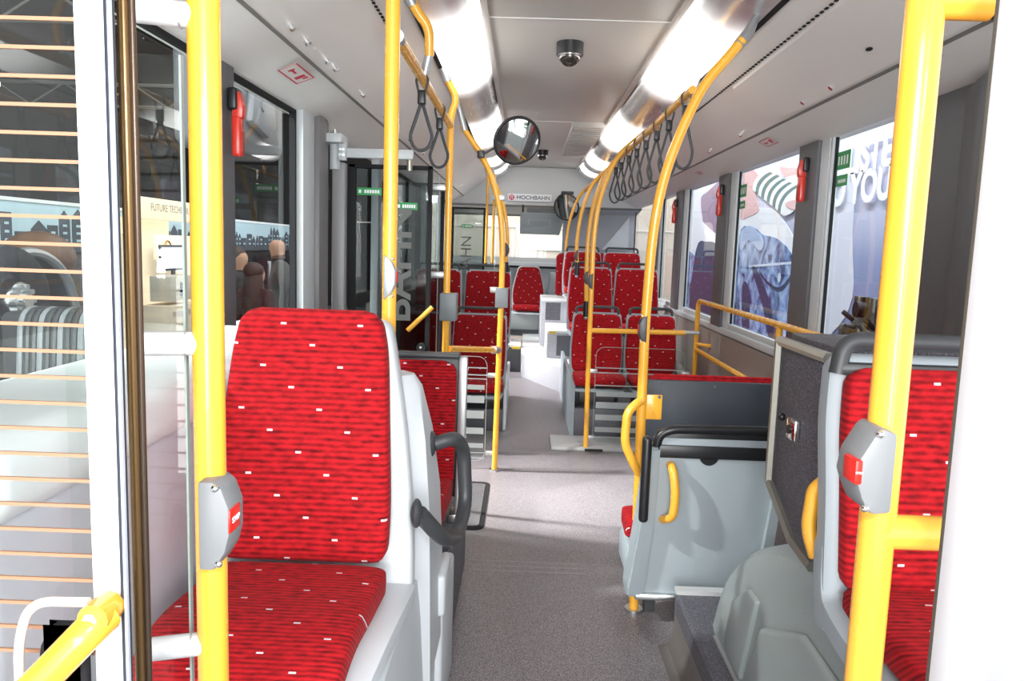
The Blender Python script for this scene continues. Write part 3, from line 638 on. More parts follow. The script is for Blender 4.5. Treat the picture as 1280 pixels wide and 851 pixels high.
fo = root('fold_seat', 'rear-facing seat with grey back shell and yellow handle in wheelchair bay', 'seat', (.7, 2.8, .0))
shp = [(.425, .12), (.93, .135), (.975, .60), (.965, .735), (.50, .735), (.445, .42)]
fb_ = G()
fb_.loft([[(.50, 2.72, .735), (.96, 2.72, .735), (.96, 2.745, .735), (.50, 2.745, .735)],
          [(.47, 2.73, .45), (.955, 2.73, .45), (.955, 2.755, .45), (.47, 2.755, .45)],
          [(.44, 2.75, .16), (.93, 2.75, .16), (.93, 2.775, .16), (.44, 2.775, .16)],
          [(.44, 2.755, .13), (.92, 2.755, .13), (.92, 2.775, .13), (.44, 2.775, .13)]])
fb_.obj('back_shell', shell_m, fo)
sd = G(); sd.loft([[(.478, 2.69, .70), (.52, 2.705, .70), (.52, 2.80, .70), (.478, 2.80, .70)], [(.452, 2.69, .40), (.515, 2.71, .40), (.515, 2.82, .40), (.452, 2.82, .40)],
                   [(.425, 2.71, .16), (.50, 2.735, .16), (.50, 2.84, .16), (.425, 2.84, .16)], [(.428, 2.72, .12), (.49, 2.74, .12), (.49, 2.84, .12), (.428, 2.84, .12)]])
bmesh.ops.bevel(sd.bm, geom=list(sd.bm.edges), offset=.008, segments=2, affect='EDGES')
sd.obj('side_cheek', shell_m, fo)
sd = G(); sd.loft([[(.945, 2.70, .62), (.975, 2.70, .62), (.975, 2.80, .62), (.945, 2.80, .62)], [(.90, 2.72, .14), (.94, 2.72, .14), (.94, 2.82, .14), (.90, 2.82, .14)]])
sd.obj('side_cheek', shell_m, fo)
G().box((.46, 2.735, .105), (.93, 2.80, .13), .006).obj('bottom_edge', alu, fo)
tp = G(); tp.tube([(.505, 2.73, .68), (.515, 2.725, .745), (.56, 2.72, .768), (.96, 2.72, .775), (.985, 2.73, .70)], .017, 12, .05)
tp.obj('top_handle', black, fo)
G().box((.495, 2.715, .66), (.975, 2.745, .71), .008).obj('handle_panel', black, fo)
G().box((.51, 2.722, .70), (.972, 2.745, .762), .004).obj('handle_backing', black, fo)
G().cyl((.70, 2.722, .672), (.70, 2.742, .672), .036, 20).obj('finger_recess', black, fo)
G().tube([(.560, 2.735, .635), (.562, 2.68, .632), (.575, 2.668, .55), (.572, 2.675, .45), (.545, 2.73, .425)], .016, 12, .05).obj('side_handle', yellow, fo)
G().box((.448, 2.66, .43), (.482, 2.70, .75), .015, 4).obj('edge_grip', black, fo)
G().pad([(2.84, .33, .285), (3.02, .35, .285)], .08, xc=.715, front=1, r=.03, pw=.25).obj('cushion', fab_c, fo)
G().box((.43, 2.80, .16), (.98, 3.03, .29), .02).obj('seat_pan', shell_m, fo)
for x in (.52, .88): G().box((x, 2.86, 0), (x + .04, 2.9, .17)).obj('leg', charcoal, fo)

# ------------------------------------------------------------------ grab poles
R = .0175
def button(parent, x, y, z, s=1, h=.085, wd=.03, mat=grey_m, face='x', side=1):
    """stop-request box clamped on a pole; its face looks along s"""
    poly = [(0, -h), (wd * 1.2, -h * .72), (wd * 1.75, -h * .3), (wd * 1.75, h * .3), (wd * 1.2, h * .72), (0, h)]
    if face == 'x': b = G().prism([(x + s * (a - wd * .55), z + c) for a, c in poly], 'y', y - wd, y + wd * .9, .006).obj('stop_button_box', mat, parent)
    else: b = G().prism([(y + s * (a - wd * .55), z + c) for a, c in poly], 'x', x - wd, x + wd, .006).obj('stop_button_box', mat, parent)
    if face == 'x':
        G().box((min(x + s * wd * 1.0, x + s * wd * 1.3), y - wd * .62, z - h * .22), (max(x + s * wd * 1.0, x + s * wd * 1.3), y + wd * .6, z + h * .28), .002).obj('push_button', red_b, b)
        for q in (-1, 1): G().ball((x + s * wd * .62, y - wd * .4, z + q * h * .80), .005).obj('screw', chrome, b)
    else:
        G().box((x - wd * .5, y + s * wd * 1.0, z - h * .25), (x + wd * .5, y + s * wd * 1.3, z + h * .25), .002).obj('push_button', red_b, b)
    return b
def pole(label, pts, loc, r=R, fil=0, group=None, name='grab_pole'):
    q = root(name, label, 'pole', loc, group); t = G().tube(pts, r, 18, fil).obj('tube', yellow, q); return q
# nearest left pole with the clear screen
pa = pole('thick yellow pole in the left foreground before the red single seat', [(-.352, .85, 0), (-.352, .85, 2.30)], (-.352, .85, 0))
bt = G().prism([(-.353, 1.029), (-.336, 1.029), (-.323, 1.050), (-.318, 1.070), (-.318, 1.102), (-.326, 1.124), (-.336, 1.132), (-.353, 1.132)][::-1], 'y', .815, .862, .004).obj('stop_button_box', grey_m, pa)
for q, rr in (((-.333, .815, 1.125), .0045), ((-.330, .815, 1.038), .0045)): G().ball(q, rr).obj('screw', chrome, bt)
G().box((-.322, .8165, 1.072), (-.3165, .848, 1.100), .002).obj('push_button', red_b, bt)
text('STOP', 'lettering', .009, (-.3160, .832, 1.086), (PI / 2, 0, PI / 2), wht, bt)
for z in (1.635, 1.282, .925):
    c_ = G().cyl((-.415, .830, z), (-.36, .848, z), .0135, 16).obj('clamp', P('pale_grey_clamp', (.6, .61, .63), .4), pa)
    G().cyl((-.376, .8445, z), (-.374, .845, z), .0145, 16).obj('clamp_ring', silver, c_)
gs = root('glass_screen', 'narrow clear glass screen beside the left foreground pole', 'screen', (-.42, .87, .3))
G().box((-.53, .872, .30), (-.389, .877, 1.60), .001).obj('pane', glass_t, gs)
G().box((-.3895, .871, .30), (-.387, .878, 1.60)).obj('glass_edge', P('glass_edge_green', (.30, .36, .34), .3), gs)
pb = pole('yellow pole behind the white shell of the left front seat', [(-.325, 1.86, 0), (-.325, 1.86, 2.22)], (-.325, 1.86, 0))
button(pb, -.327, 1.855, 1.32, 1, .056, .017, P('silver_button_box', (.38, .40, .42), .3, .4))
pc = pole('yellow pole with bent top at the end of the left ceiling rail', [(-.39, 3.93, 0), (-.39, 3.93, 2.05), (-.36, 3.93, 2.13), (-.42, 3.9, 2.24)], (-.39, 3.93, 0), fil=.08)
G().cyl((-.405, 3.905, 2.21), (-.43, 3.89, 2.27), .022, 14).obj('ceiling_bracket', silver, pc)
G().box((-.42, 3.88, 1.02), (-.335, 3.98, 1.16), .005).obj('ticket_box', P('grey_box_paint', (.20, .22, .235), .45), pc)
pd = pole('curved yellow pole carrying the round mirror, left of the aisle', [(-.139, 4.7, 0), (-.128, 4.7, 1.2), (-.133, 4.7, 1.45), (-.154, 4.7, 1.64), (-.219, 4.7, 1.85), (-.285, 4.7, 1.967), (-.40, 4.72, 2.12)], (-.139, 4.7, 0), fil=.12)
G().cyl((-.38, 4.715, 2.09), (-.43, 4.72, 2.26), .02, 14).obj('ceiling_bracket', silver, pd)
G().box((-.165, 4.66, 1.035), (-.088, 4.74, 1.155), .005).obj('ticket_box', MATS['grey_box_paint'], pd)
G().cyl((-.139, 4.7, 0), (-.139, 4.7, .012), .034, 18).obj('floor_flange', alu, pd)
br = G().tube([(-.375, 3.95, .868), (-.15, 4.68, .772)], R, 14).obj('grab_bar', yellow, None)
tag(br, 'yellow waist-high bar between the two left poles', 'bar')
G().cyl((-.165, 4.62, .78), (-.139, 4.70, .770), .024, 14).obj('clamp', silver, br)
# ceiling rail left
rl = root('ceiling_rail', 'yellow overhead rail on the left with two hand straps', 'rail', (-.39, 3.1, 2.0))
G().tube([(-.39, 2.32, 2.0), (-.39, 3.95, 2.0)], R, 16).obj('tube', yellow, rl)
G().cyl((-.39, 2.30, 2.0), (-.39, 2.34, 2.0), .021).obj('end_cap', silver, rl)
hg = G().tube([(-.42, 2.72, 2.25), (-.40, 2.74, 2.20), (-.355, 2.76, 2.15), (-.355, 2.78, 2.06)], R * .95, 14, .05).obj('hanger', yellow, rl)
G().tube([(-.46, 2.69, 2.30), (-.43, 2.71, 2.26), (-.41, 2.73, 2.215)], .018, 12, .02).obj('hanger_bracket', silver, hg)
G().cyl((-.355, 2.78, 2.07), (-.372, 2.79, 2.0), .016, 12).obj('hanger_clamp', silver, hg)
def strap(label, x, y, z, s=1.0, group=None, sp=.043, drop=.22):
    q = root('hand_strap', label, 'strap', (x, y, z), group)
    G().tube([(x - .012, y, z - .05), (x - .024, y, z), (x, y, z + .024), (x + .024, y, z), (x + .012, y, z - .05)], .0045, 8, .02).obj('hook', charcoal, q)
    G().box((x - .015, y - .016, z - .095), (x + .015, y + .016, z - .042), .008, 3).obj('buckle', black, q)
    pts = [(x - .004, y, z - .09), (x - sp * .45, y, z - .09 - drop * .30), (x - sp, y, z - .09 - drop * .72), (x - sp * .6, y, z - .09 - drop * .95), (x, y, z - .09 - drop * 1.02), (x + sp * .6, y, z - .09 - drop * .95), (x + sp, y, z - .09 - drop * .72), (x + sp * .45, y, z - .09 - drop * .30), (x + .004, y, z - .09)]
    G().tube(pts, .0065, 8, .05).obj('loop', charcoal, q)
    return q
strap('grey hand strap nearer of the two on the left overhead rail', -.39, 2.86, 2.0, drop=.165)
strap('grey hand strap farther of the two on the left overhead rail, by bent pole', -.39, 3.45, 2.0, drop=.165)
# pole E
pe = pole('yellow pole with curved top beside the wheelchair bay', [(.48, 2.87, 0), (.471, 2.87, .65), (.465, 2.87, 1.12), (.474, 2.87, 1.45), (.498, 2.87, 1.652), (.555, 2.87, 1.84), (.631, 2.87, 2.012), (.72, 2.87, 2.118), (.76, 2.87, 2.17)], (.48, 2.87, 0), fil=.1, r=.0185)
G().tube([(.745, 2.87, 2.15), (.785, 2.89, 2.20), (.81, 2.92, 2.25), (.84, 2.95, 2.30)], [.021, .021, .015, .012], 14).obj('ceiling_bracket', silver, pe)
G().cyl((.48, 2.87, 0), (.48, 2.87, .012), .036, 18).obj('floor_flange', alu, pe)
button(pe, .463, 2.87, 1.115, -1, .06, .019, charcoal)
G().box((.485, 2.86, .77), (.545, 2.868, .865), .003).obj('card_plate', yellow, pe)
G().cyl((.532, 2.86, .858), (.532, 2.857, .858), .006).obj('plate_screw', chrome, pe)
G().tube([(.465, 2.86, .84), (.445, 2.84, .835), (.41, 2.83, .80), (.405, 2.83, .68), (.44, 2.84, .61), (.468, 2.86, .56)], .0165, 14, .06).obj('bow_handle', yellow, pe)
# pole F and its followers
def curved(label, x, y, zend, botpoly=None):
    pts = [(x, y, zend), (x - .008, y, (zend + 1.3) / 2 if zend < 1 else zend + .08), (x - .012, y, 1.473), (x + .012, y, 1.744), (x + .115, y, 2.04), (x + .30, y, 2.20)]
    return pole(label, pts, (x, y, zend), fil=.14)
pf = curved('yellow pole with curved top at the corner of the right glass screen', .485, 5.29, 0)
G().cyl((.485, 5.29, 0), (.485, 5.29, .012), .034, 18).obj('floor_flange', alu, pf)
button(pf, .472, 5.29, 1.19, -1, .06, .019, charcoal)
for y, ze, zb, lb in ((5.94, .99, 1.17, 'curved yellow pole rising from the first right aisle seat'), (7.15, 1.27, 1.33, 'curved yellow pole rising from the second right aisle seat'), (8.95, 1.25, 1.33, 'curved yellow pole farthest back on the right, beside the rear mirror')):
    q = curved(lb, .5, y, ze)
    G().cyl((.5, y, ze - .10), (.5, y, ze + .02), .024, 14).obj('rubber_foot', black, q)
    G().ball((.5, y, ze - .11), .016).obj('foot_bolt', silver, q)
    button(q, .492, y, zb + .02, -1, .06, .019, charcoal)
rr_ = root('ceiling_rail', 'long yellow overhead rail on the right with a row of hand straps', 'rail', (.68, 5, 2.08))
G().tube([(.68, 3.3, 2.08), (.68, 9.0, 2.08)], R, 16).obj('tube', yellow, rr_)
for y in (3.9, 4.9, 5.9, 7.1, 8.3):
    b_ = G().tube([(.685, y - .35, 2.095), (.75, y - .1, 2.13), (.80, y, 2.18)], R, 12, .06).obj('hanger', yellow, rr_)
    G().tube([(.795, y, 2.175), (.82, y + .03, 2.215), (.84, y + .05, 2.27)], [.02, .015, .012], 12).obj('hanger_bracket', silver, b_)
gname = 'hand straps on the right overhead rail'
words = ['nearest', 'second', 'third', 'fourth', 'fifth', 'sixth', 'seventh', 'eighth']
for k, y in enumerate((3.42, 3.80, 4.14, 4.50, 4.86, 5.22, 5.62, 5.95)):
    strap('dark hand strap, %s along the right overhead rail from the front' % words[k], .68, y, 2.08, group=gname)
# thin poles at left rear
for k, (x, y) in enumerate(((-.40, 8.1), (-.325, 8.0))):
    q = pole('thin upright yellow pole by the rear door, %s of two' % ('left' if k == 0 else 'right'), [(x, y, 1.22), (x, y, 2.15)], (x, y, 1.22), r=.014)
    G().cyl((x, y, 1.20), (x, y, 1.235), .02).obj('foot', black, q)
    G().cyl((x, y, 2.13), (x - .03, y, 2.22), .012).obj('top_bracket', silver, q)
q = pole('curved yellow pole by the left seats behind the mirror pole', [(-.165, 7.115, 1.25), (-.15, 7.115, 1.5), (-.20, 7.115, 1.8), (-.33, 7.115, 2.08), (-.42, 7.115, 2.2)], (-.165, 7.115, 1.19), fil=.12)
button(q, -.165, 7.115, 1.38, 1, .07, .024, charcoal)
G().cyl((-.165, 7.115, 1.18), (-.165, 7.115, 1.27), .026).obj('rubber_foot', black, q)
# right-hand bar and bay railing
hb = G().tube([(.485, 5.29, .85), (1.15, 5.35, .85)], R, 14).obj('grab_bar', yellow); tag(hb, 'yellow waist-high bar across the right glass screen', 'bar')
G().cyl((1.15, 5.35, .85), (1.25, 5.36, .85), .014).obj('end_clamp', silver, hb)
ra = root('bay_railing', 'yellow tubular railing along the right window in the wheelchair bay', 'railing', (1.3, 4.5, .4))
G().tube([(1.3, 5.65, .38), (1.3, 5.65, 1.06), (1.3, 3.1, 1.06), (1.34, 3.05, 1.06), (1.39, 3.05, 1.06)], R, 14, .06).obj('top_rail', yellow, ra)
G().tube([(1.3, 3.85, .45), (1.3, 3.85, 1.06)], R, 14).obj('post', yellow, ra)
G().tube([(1.3, 5.65, .70), (1.3, 3.85, .70)], R * .9, 14).obj('lower_rail', yellow, ra)
G().tube([(1.3, 5.65, .74), (1.36, 5.55, .74), (1.4, 5.55, .74)], R * .8, 12, .03).obj('wall_stay', yellow, ra)
G().cyl((1.3, 3.85, .45), (1.395, 3.85, .45), R * .9).obj('wall_stay', yellow, ra)
# foreground right pole
pg = pole('thick yellow pole in the right foreground with a side bar', [(.366, .75, 0), (.366, .75, 1.60), (.366, .75, 1.64), (.372, .75, 1.642), (.425, .75, 1.642)], (.366, .75, 0))
G().tube([(.366, .75, 1.128), (.46, .75, 1.128)], R, 16).obj('side_bar', yellow, pg)
G().cyl((.415, .75, 1.642), (.45, .75, 1.642), .0155, 14).obj('end_cap', black, pg)
bt = G().prism([(.362, 1.158), (.362, 1.236), (.347, 1.242), (.341, 1.236), (.328, 1.212), (.325, 1.19), (.332, 1.172), (.338, 1.16), (.345, 1.156)], 'y', .715, .765, .004).obj('stop_button_box', grey_m, pg)
G().box((.323, .7135, 1.186), (.3305, .742, 1.210), .002).obj('push_button', red_b, bt)
text('STOP', 'lettering', .003, (.3268, .7128, 1.198), (PI / 2, 0, 0), wht, bt)
for q in ((.344, .7145, 1.236), (.336, .7145, 1.163)): G().ball(q, .004).obj('screw', chrome, bt)

# ------------------------------------------------------------------ glass screens with printed or applied bars
def striped(label, x0, x1, y, zs, lines, zt, clamps, pname='pane', z0=.05):
    q = root('glass_screen', label, 'screen', ((x0 + x1) / 2, y, z0))
    G().prism(rrect(x0, z0, x1, zt, .06), 'y', y, y + .006).obj('pane', glass_t, q)
    ge = G(); ge.tube([(a, y, b) for a, b in rrect(x0, z0, x1, zt, .06)], .0018, 6, closed=True); ge.obj('edge', MATS['glass_edge_green'], q)
    for a, b in zs: G().box((x0 + .012, y - .002, a), (x1 - .012, y, b)).obj('frosted_bar', P('frosted_bar', (.33, .36, .36), .5), q)
    for a in lines: G().box((x0 - .0, y - .002, a), (x1, y, a + .007)).obj('thin_bar', MATS['frosted_bar'], q)
    for c in clamps: G().box((c[0] - .028, y - .018, c[1] - .014), (c[0] + .028, y + .018, c[1] + .014), .004).obj('clamp', silver, q)
    return q
striped('clear glass screen with frosted bars between double seat and mirror pole', -.48, -.205, 4.73, [(.135, .165), (.225, .265), (.325, .375), (.425, .47), (.51, .54)], [.065, .60, .645, .575, .10], .72, [(-.172, .605), (-.172, .105)])
striped('clear glass screen with frosted bars before the first right seats', .53, 1.15, 5.30, [(.13, .165), (.215, .255), (.30, .345), (.385, .42)], [.55, .585, .09, .46], .735, [(.515, .565), (1.16, .565), (.515, .09)])
ups = root('glass_screen', 'tall clear glass pane clamped between the two left poles', 'screen', (-.27, 4.3, .7))
G().prism([(-.60, .80), (-.445, .80), (-.445, 1.76), (-.60, 1.76)], 'y', 3.985, 3.991).obj('pane', glass_t, ups)
G().prism([(-.175, .75), (-.185, .75), (-.185, 1.80), (-.175, 1.80)], 'y', 4.75, 4.756).obj('far_edge', glass_t, ups)
G().box((-.447, 3.985, .80), (-.443, 3.993, 1.76)).obj('edge', MATS['glass_edge_green'], ups)
for z in (1.695, 1.25): G().box((-.50, 3.955, z - .017), (-.405, 3.99, z + .017), .006).obj('clamp', silver, ups)
for z in (1.70, 1.14): G().box((-.20, 4.69, z - .017), (-.125, 4.735, z + .017), .006).obj('clamp', silver, pd)

# ------------------------------------------------------------------ doors
# front door leaf, swung inwards: heated glass, white frame, handrail
d1 = root('door_1', 'white framed front door leaf with heated glass at the far left', 'door', (-.6, .7, 0)); d1['kind'] = 'structure'
for k in ('label', 'category'):
    if k in d1: del d1[k]
G().box((-.3955, .68, 0), (-.3675, .690, 2.2), .003).obj('frame', P('bright_white_paint', (.86, .87, .9), .4), d1)
G().box((-1.0, .68, 2.05), (-.40, .71, 2.12), .003).obj('frame', MATS['bright_white_paint'], d1)
G().box((-1.0, .68, .2), (-.40, .71, .55), .003).obj('frame', MATS['bright_white_paint'], d1)
G().box((-.3675, .675, 0), (-.3590, .684, 2.2), .004).obj('edge_seal', P('blue_black_seal', (.03, .035, .05), .35), d1)
G().box((-.3610, .672, 0), (-.3585, .676, 2.2)).obj('seal_bead', P('pale_seal_bead', (.5, .55, .65), .3), d1)  # narrow bead, paler than the seal beside it
pane = G().box((-1.0, .693, .55), (-.394, .698, 2.06)).obj('pane', glass_m, d1)
copper = P('copper_heating_wire', (.36, .19, .11), .6)
for k in range(27):
    z = 1.635 - k * .0245
    G().box((-.98, .6905, z - .0016), (-.394, .6932, z + .0016)).obj('heating_wire', copper, pane, 0)
col = st(G().cyl((-.3795, .735, 0), (-.3795, .735, 2.25), .0055, 14).obj('trim_16', brown))
G().cyl((-.3725, .737, 0), (-.3725, .737, 2.25), .0035, 12).obj('inner_rod', P('dark_bronze', (.10, .07, .05), .35, .7), col)
dh = root('door_handrail', 'yellow diagonal handrail bolted to the white front door frame', 'handrail', (-.45, .62, .9))
G().tube([(-.374, .665, 1.052), (-.380, .645, 1.045), (-.42, .63, 1.00), (-.52, .60, .895)], .0155, 16, .02).obj('tube', yellow, dh)
G().cyl((-.376, .675, 1.056), (-.376, .645, 1.056), .014, 16).obj('mount', yellow, dh)
G().cyl((-.376, .646, 1.058), (-.376, .640, 1.058), .007, 6).obj('bolt', chrome, dh)
bl = root('door_bracket_panel', 'black panel with cream rounded rim behind the diagonal handrail', 'panel', (-.44, .66, .6))
G().prism(rrect(-.443, .55, -.400, 1.035, .03), 'y', .672, .682, .003).obj('panel', rubber, bl)
G().tube([(-.458, .665, .62), (-.458, .665, 1.02), (-.445, .665, 1.062), (-.39, .665, 1.063)], .0045, 10, .03).obj('rim', P('cream_rim', (.8, .72, .65), .45), bl)
# middle door
d2 = root('door_2', None, None, (-.65, 3.75, 0)); d2['kind'] = 'structure'
def leaf(parent, x0, x1, y, z0, z1, t=.035, gm=glass_d):
    G().box((x0, y, z0), (x0 + .035, y + t, z1), .004).obj('frame', rubber, parent)
    G().box((x1 - .022, y, z0), (x1, y + t, z1), .004).obj('frame', rubber, parent)
    G().box((x0, y, z1 - .02), (x1, y + t, z1), .004).obj('frame', rubber, parent)
    G().box((x0, y, z0), (x1, y + t, z0 + .1), .004).obj('frame', rubber, parent)
    return G().box((x0 + .03, y + .012, z0 + .08), (x1 - .02, y + .018, z1 - .015)).obj('pane', gm, parent)
leaf(d2, -.86, -.455, 3.75, .12, 1.78)
G().box((-.93, 3.70, .12), (-.865, 3.76, 1.78), .012).obj('door_edge', P('grey_door_edge', (.28, .28, .29), .4), d2)
pale = P('faint_reflected_lettering', (.13, .135, .13), .6)  # reflection in the door glass, drawn as dim flat letters
for k, ch in enumerate('HOCHBAHN'): pass
text('BAHN', 'lettering', .185, (-.61, 3.756, 1.30), (PI / 2, -PI / 2, 0), pale, d2, bold=.004, sx=1.12)
def gstick(x0, x1, z, y, parent, t='NOTAUSSTIEG'):
    s_ = G().box((x0, y - .002, z - .018), (x1, y, z + .018), .0008).obj('sticker', green, parent)
    for j in range(6):
        a = x0 + (x1 - x0) * (.30 + j * .105); G().box((a, y - .003, z - .008), (a + (x1 - x0) * .075, y - .002, z + .008)).obj('sticker_print', wht, s_)
    G().box((x0 + .008, y - .003, z - .008), (x0 + .02, y - .002, z + .008)).obj('sticker_print', wht, s_)
gstick(-.82, -.70, 1.650, 3.75 + .012, d2); gstick(-.63, -.525, 1.585, 3.75 + .012, d2)
d2b = root('door_3', None, None, (-.7, 5.0, 0)); d2b['kind'] = 'structure'
leaf(d2b, -.93, -.525, 5.0, .12, 1.80)
d3 = root('door_4', None, None, (-.6, 8.3, 0)); d3['kind'] = 'structure'
leaf(d3, -.80, -.425, 8.3, .12, 1.82); gstick(-.68, -.56, 1.62, 8.312, d3)
text('BAHN', 'lettering', .16, (-.62, 8.306, 1.3), (PI / 2, -PI / 2, 0), pale, d3)
am = root('door_linkage', 'pale grey pivot arm of the middle door under the left cove', 'door mechanism', (-.8, 3.7, 1.75))
paint = P('pale_arm_paint', (.50, .53, .55), .4)
G().cyl((-.915, 3.70, 1.745), (-.915, 3.70, 1.86), .024, 18).obj('pivot', paint, am)
G().box((-.915, 3.685, 1.80), (-.54, 3.71, 1.845), .005).obj('arm', paint, am)
G().box((-.89, 3.665, 1.785), (-.855, 3.70, 1.87), .004).obj('clamp_block', paint, am)
for x in (-.88, -.865):
    for z in (1.81, 1.835): G().cyl((x, 3.665, z), (x, 3.658, z), .006, 8).obj('bolt', chrome, am)
G().cyl((-.915, 3.70, 1.86), (-.915, 3.70, 1.93), .007).obj('pin', alu, am)
G().cyl((-.56, 3.72, 1.75), (-.56, 3.72, 1.80), .014).obj('end_pin', P('brass_grey', (.4, .36, .3), .3, .8), am)
G().box((-.98, 3.6, 1.86), (-.86, 3.74, 1.90), .003).obj('bracket', paint, am)
G().tube([(-.93, 3.66, 1.60), (-.955, 3.66, 1.86), (-.92, 3.66, 1.87)], .004, 8, .01).obj('hose', black, am)
dr_ = G().tube([(-.80, 3.73, .86), (-.56, 3.70, .86)], .014, 12).obj('door_grab_bar', yellow); tag(dr_, 'short yellow bar across the middle door glass', 'bar')
G().tube([(-.56, 3.74, .98), (-.44, 3.74, 1.10)], .012, 12).obj('tube', yellow, tag(root('door_grab_bar', None, None, (-.5, 3.74, .98)), 'short slanting yellow bar left of the ticket box pole', 'bar'))
kn = G().cyl((-.49, 3.74, .90), (-.49, 3.71, .90), .022, 16).obj('door_latch', black); tag(kn, 'round black latch with chrome centre on the middle door edge', 'latch')
G().ball((-.49, 3.708, .90), .008).obj('centre', chrome, kn)

# driver's cab door at the right edge
d5 = root('door_5', None, None, (.5, .6, 0)); d5['kind'] = 'structure'
bw = MATS['bright_white_paint']
G().box((.347, .545, .1), (.375, .602, 2.3), .003).obj('frame', bw, d5)
G().box((.350, -.1, .1), (.375, .55, 2.3)).obj('panel', P('cab_door_panel', (.70, .73, .77), .45), d5)
G().box((.3475, .598, .1), (.373, .606, 2.3), .001).obj('edge_seal', P('brown_edge_seal', (.10, .09, .07), .5), d5)
kw = root('cab_door_lock', 'small black lock with a bent wire at the lower right edge', 'lock', (.35, .52, 1.07))
G().tube([(.342, .535, 1.068), (.338, .53, 1.078), (.338, .522, 1.076), (.342, .515, 1.066), (.342, .49, 1.064)], .0028, 8, .004).obj('wire', black, kw)
G().box((.338, .49, 1.052), (.348, .535, 1.060), .003).obj('lock_body', black, kw)

# ------------------------------------------------------------------ ceiling fittings
def dome(label, x, y, r):
    q = root('ceiling_camera', label, 'camera', (x, y, HZ - .012))
    G().cyl((x, y, HZ - .012), (x, y, HZ - .012 - r * .9), r, 28).obj('housing', black, q)
    G().ball((x, y, HZ - .012 - r * .95), r * .8, (1, 1, .95), 20, 12).obj('lens_dome', P('smoked_dome', (.03, .025, .02), .06, coat=.6), q)
    G().cyl((x, y, HZ - .012 - r * .86), (x, y, HZ - .012 - r * .98), r * .9, 28).obj('ring', chrome, q)
dome('black dome camera on the front ceiling panel', .19, 3.86, .066); dome('small black dome camera far back on the ceiling', .155, 7.95, .06)
vt = root('ceiling_vent', 'pale slatted air vent panel on the ceiling by right lamps', 'vent', (.47, 7.1, 2.35))
G().prism([(6.15, 2.398), (6.2, 2.36), (8.1, 2.36), (8.15, 2.398)], 'x', .35, .60, .004).obj('housing', P('vent_grey', (.55, .54, .51), .5), vt)
for k in range(18): G().box((.36, 6.25 + k * .1, 2.354), (.59, 6.30 + k * .1, 2.361)).obj('slat', P('vent_slat', (.46, .45, .43), .5), vt)
def stick(label, c, rot, s=1, dots=False):
    q = root('exit_sticker', label, 'sticker', c); 
    R_ = rot.to_matrix().to_4x4() if hasattr(rot, 'to_matrix') else rot
    def bx(a, b, m, n):
        o = G(); o.box(a, b)
        for v in o.bm.verts: v.co = R_ @ v.co + Vector(c)
        o.obj(n, m, q, 0)
    bx((-.075 * s, -.024 * s, 0), (.075 * s, .024 * s, .0008), P('pale_sticker', (.72, .69, .66), .4), 'label')
    for a, b in (((-.075, -.024), (.075, -.0205)), ((-.075, .0205), (.075, .024)), ((-.075, -.024), (-.0715, .024)), ((.0715, -.024), (.075, .024))):
        bx((a[0] * s, a[1] * s, .0008), (b[0] * s, b[1] * s, .0014), redp, 'border')
    bx((-.045 * s, -.003 * s, .0008), (-.005 * s, .003 * s, .0014), redp, 'arrow')
    bx((-.045 * s, -.008 * s, .0008), (-.035 * s, .008 * s, .0014), redp, 'arrow')
    bx((.02 * s, -.014 * s, .0008), (.04 * s, .012 * s, .0014), redp, 'symbol'); bx((.045 * s, .0, .0008), (.056 * s, .014 * s, .0014), redp, 'symbol')
def face(nx, ny, nz, ux, uy, uz):
    n = Vector((nx, ny, nz)).normalized(); u = Vector((ux, uy, uz)); u = (u - n * u.dot(n)).normalized(); v = n.cross(u)
    return Matrix((u, v, n)).transposed().to_4x4()
stick('red outlined emergency exit sticker on the left cove above the window', (-.83, 2.80, 1.990), face(.36, 0, -.93, 0, 1, 0), 1.5)
stick('red outlined emergency exit sticker on the right cove above the cup window', (1.255, 4.1, 1.992), face(-.42, 0, -.9, 0, -1, 0), 1.2)
stick('small red emergency sticker farther along the right cove', (1.27, 5.75, 1.994), face(-.42, 0, -.9, 0, -1, 0), .8)

# emergency hammers
def hammer(label, x, y, z, s):
    q = root('emergency_hammer', label, 'hammer', (x, y, z), 'emergency hammers on the window posts')
    G().box((min(x, x + s * .03), y - .028, z + .045), (max(x, x + s * .03), y + .028, z + .115), .008, 3).obj('holder', black, q)
    G().box((min(x + s * .008, x + s * .04), y - .02, z - .10), (max(x + s * .008, x + s * .04), y + .02, z + .03), .010, 3).obj('handle', red_h, q)
    G().prism([(x + s * a, z + b) for a, b in ((.01, .02), (.045, .02), (.048, .06), (.035, .105), (.015, .10))], 'y', y - .018, y + .018, .005).obj('head', red_h, q)
    G().box((min(x + s * .04, x + s * .043), y - .012, z - .09), (max(x + s * .04, x + s * .043), y + .012, z - .02), .001).obj('grip_ridge', P('dark_red_plastic', (.35, .015, .01), .35), q)
hammer('red emergency hammer on the dark post left of the front left window', -.962, 2.52, 1.765, 1)
for y, lb in ((3.83, 'red emergency hammer on the right post between cup and lettering windows'), (5.42, 'red emergency hammer on the right post beyond the cup window'), (7.02, 'red emergency hammer third along the right window posts'), (8.02, 'red emergency hammer farthest back, behind the tall curved pole')):
    hammer(lb, 1.372, y, 1.77, -1)

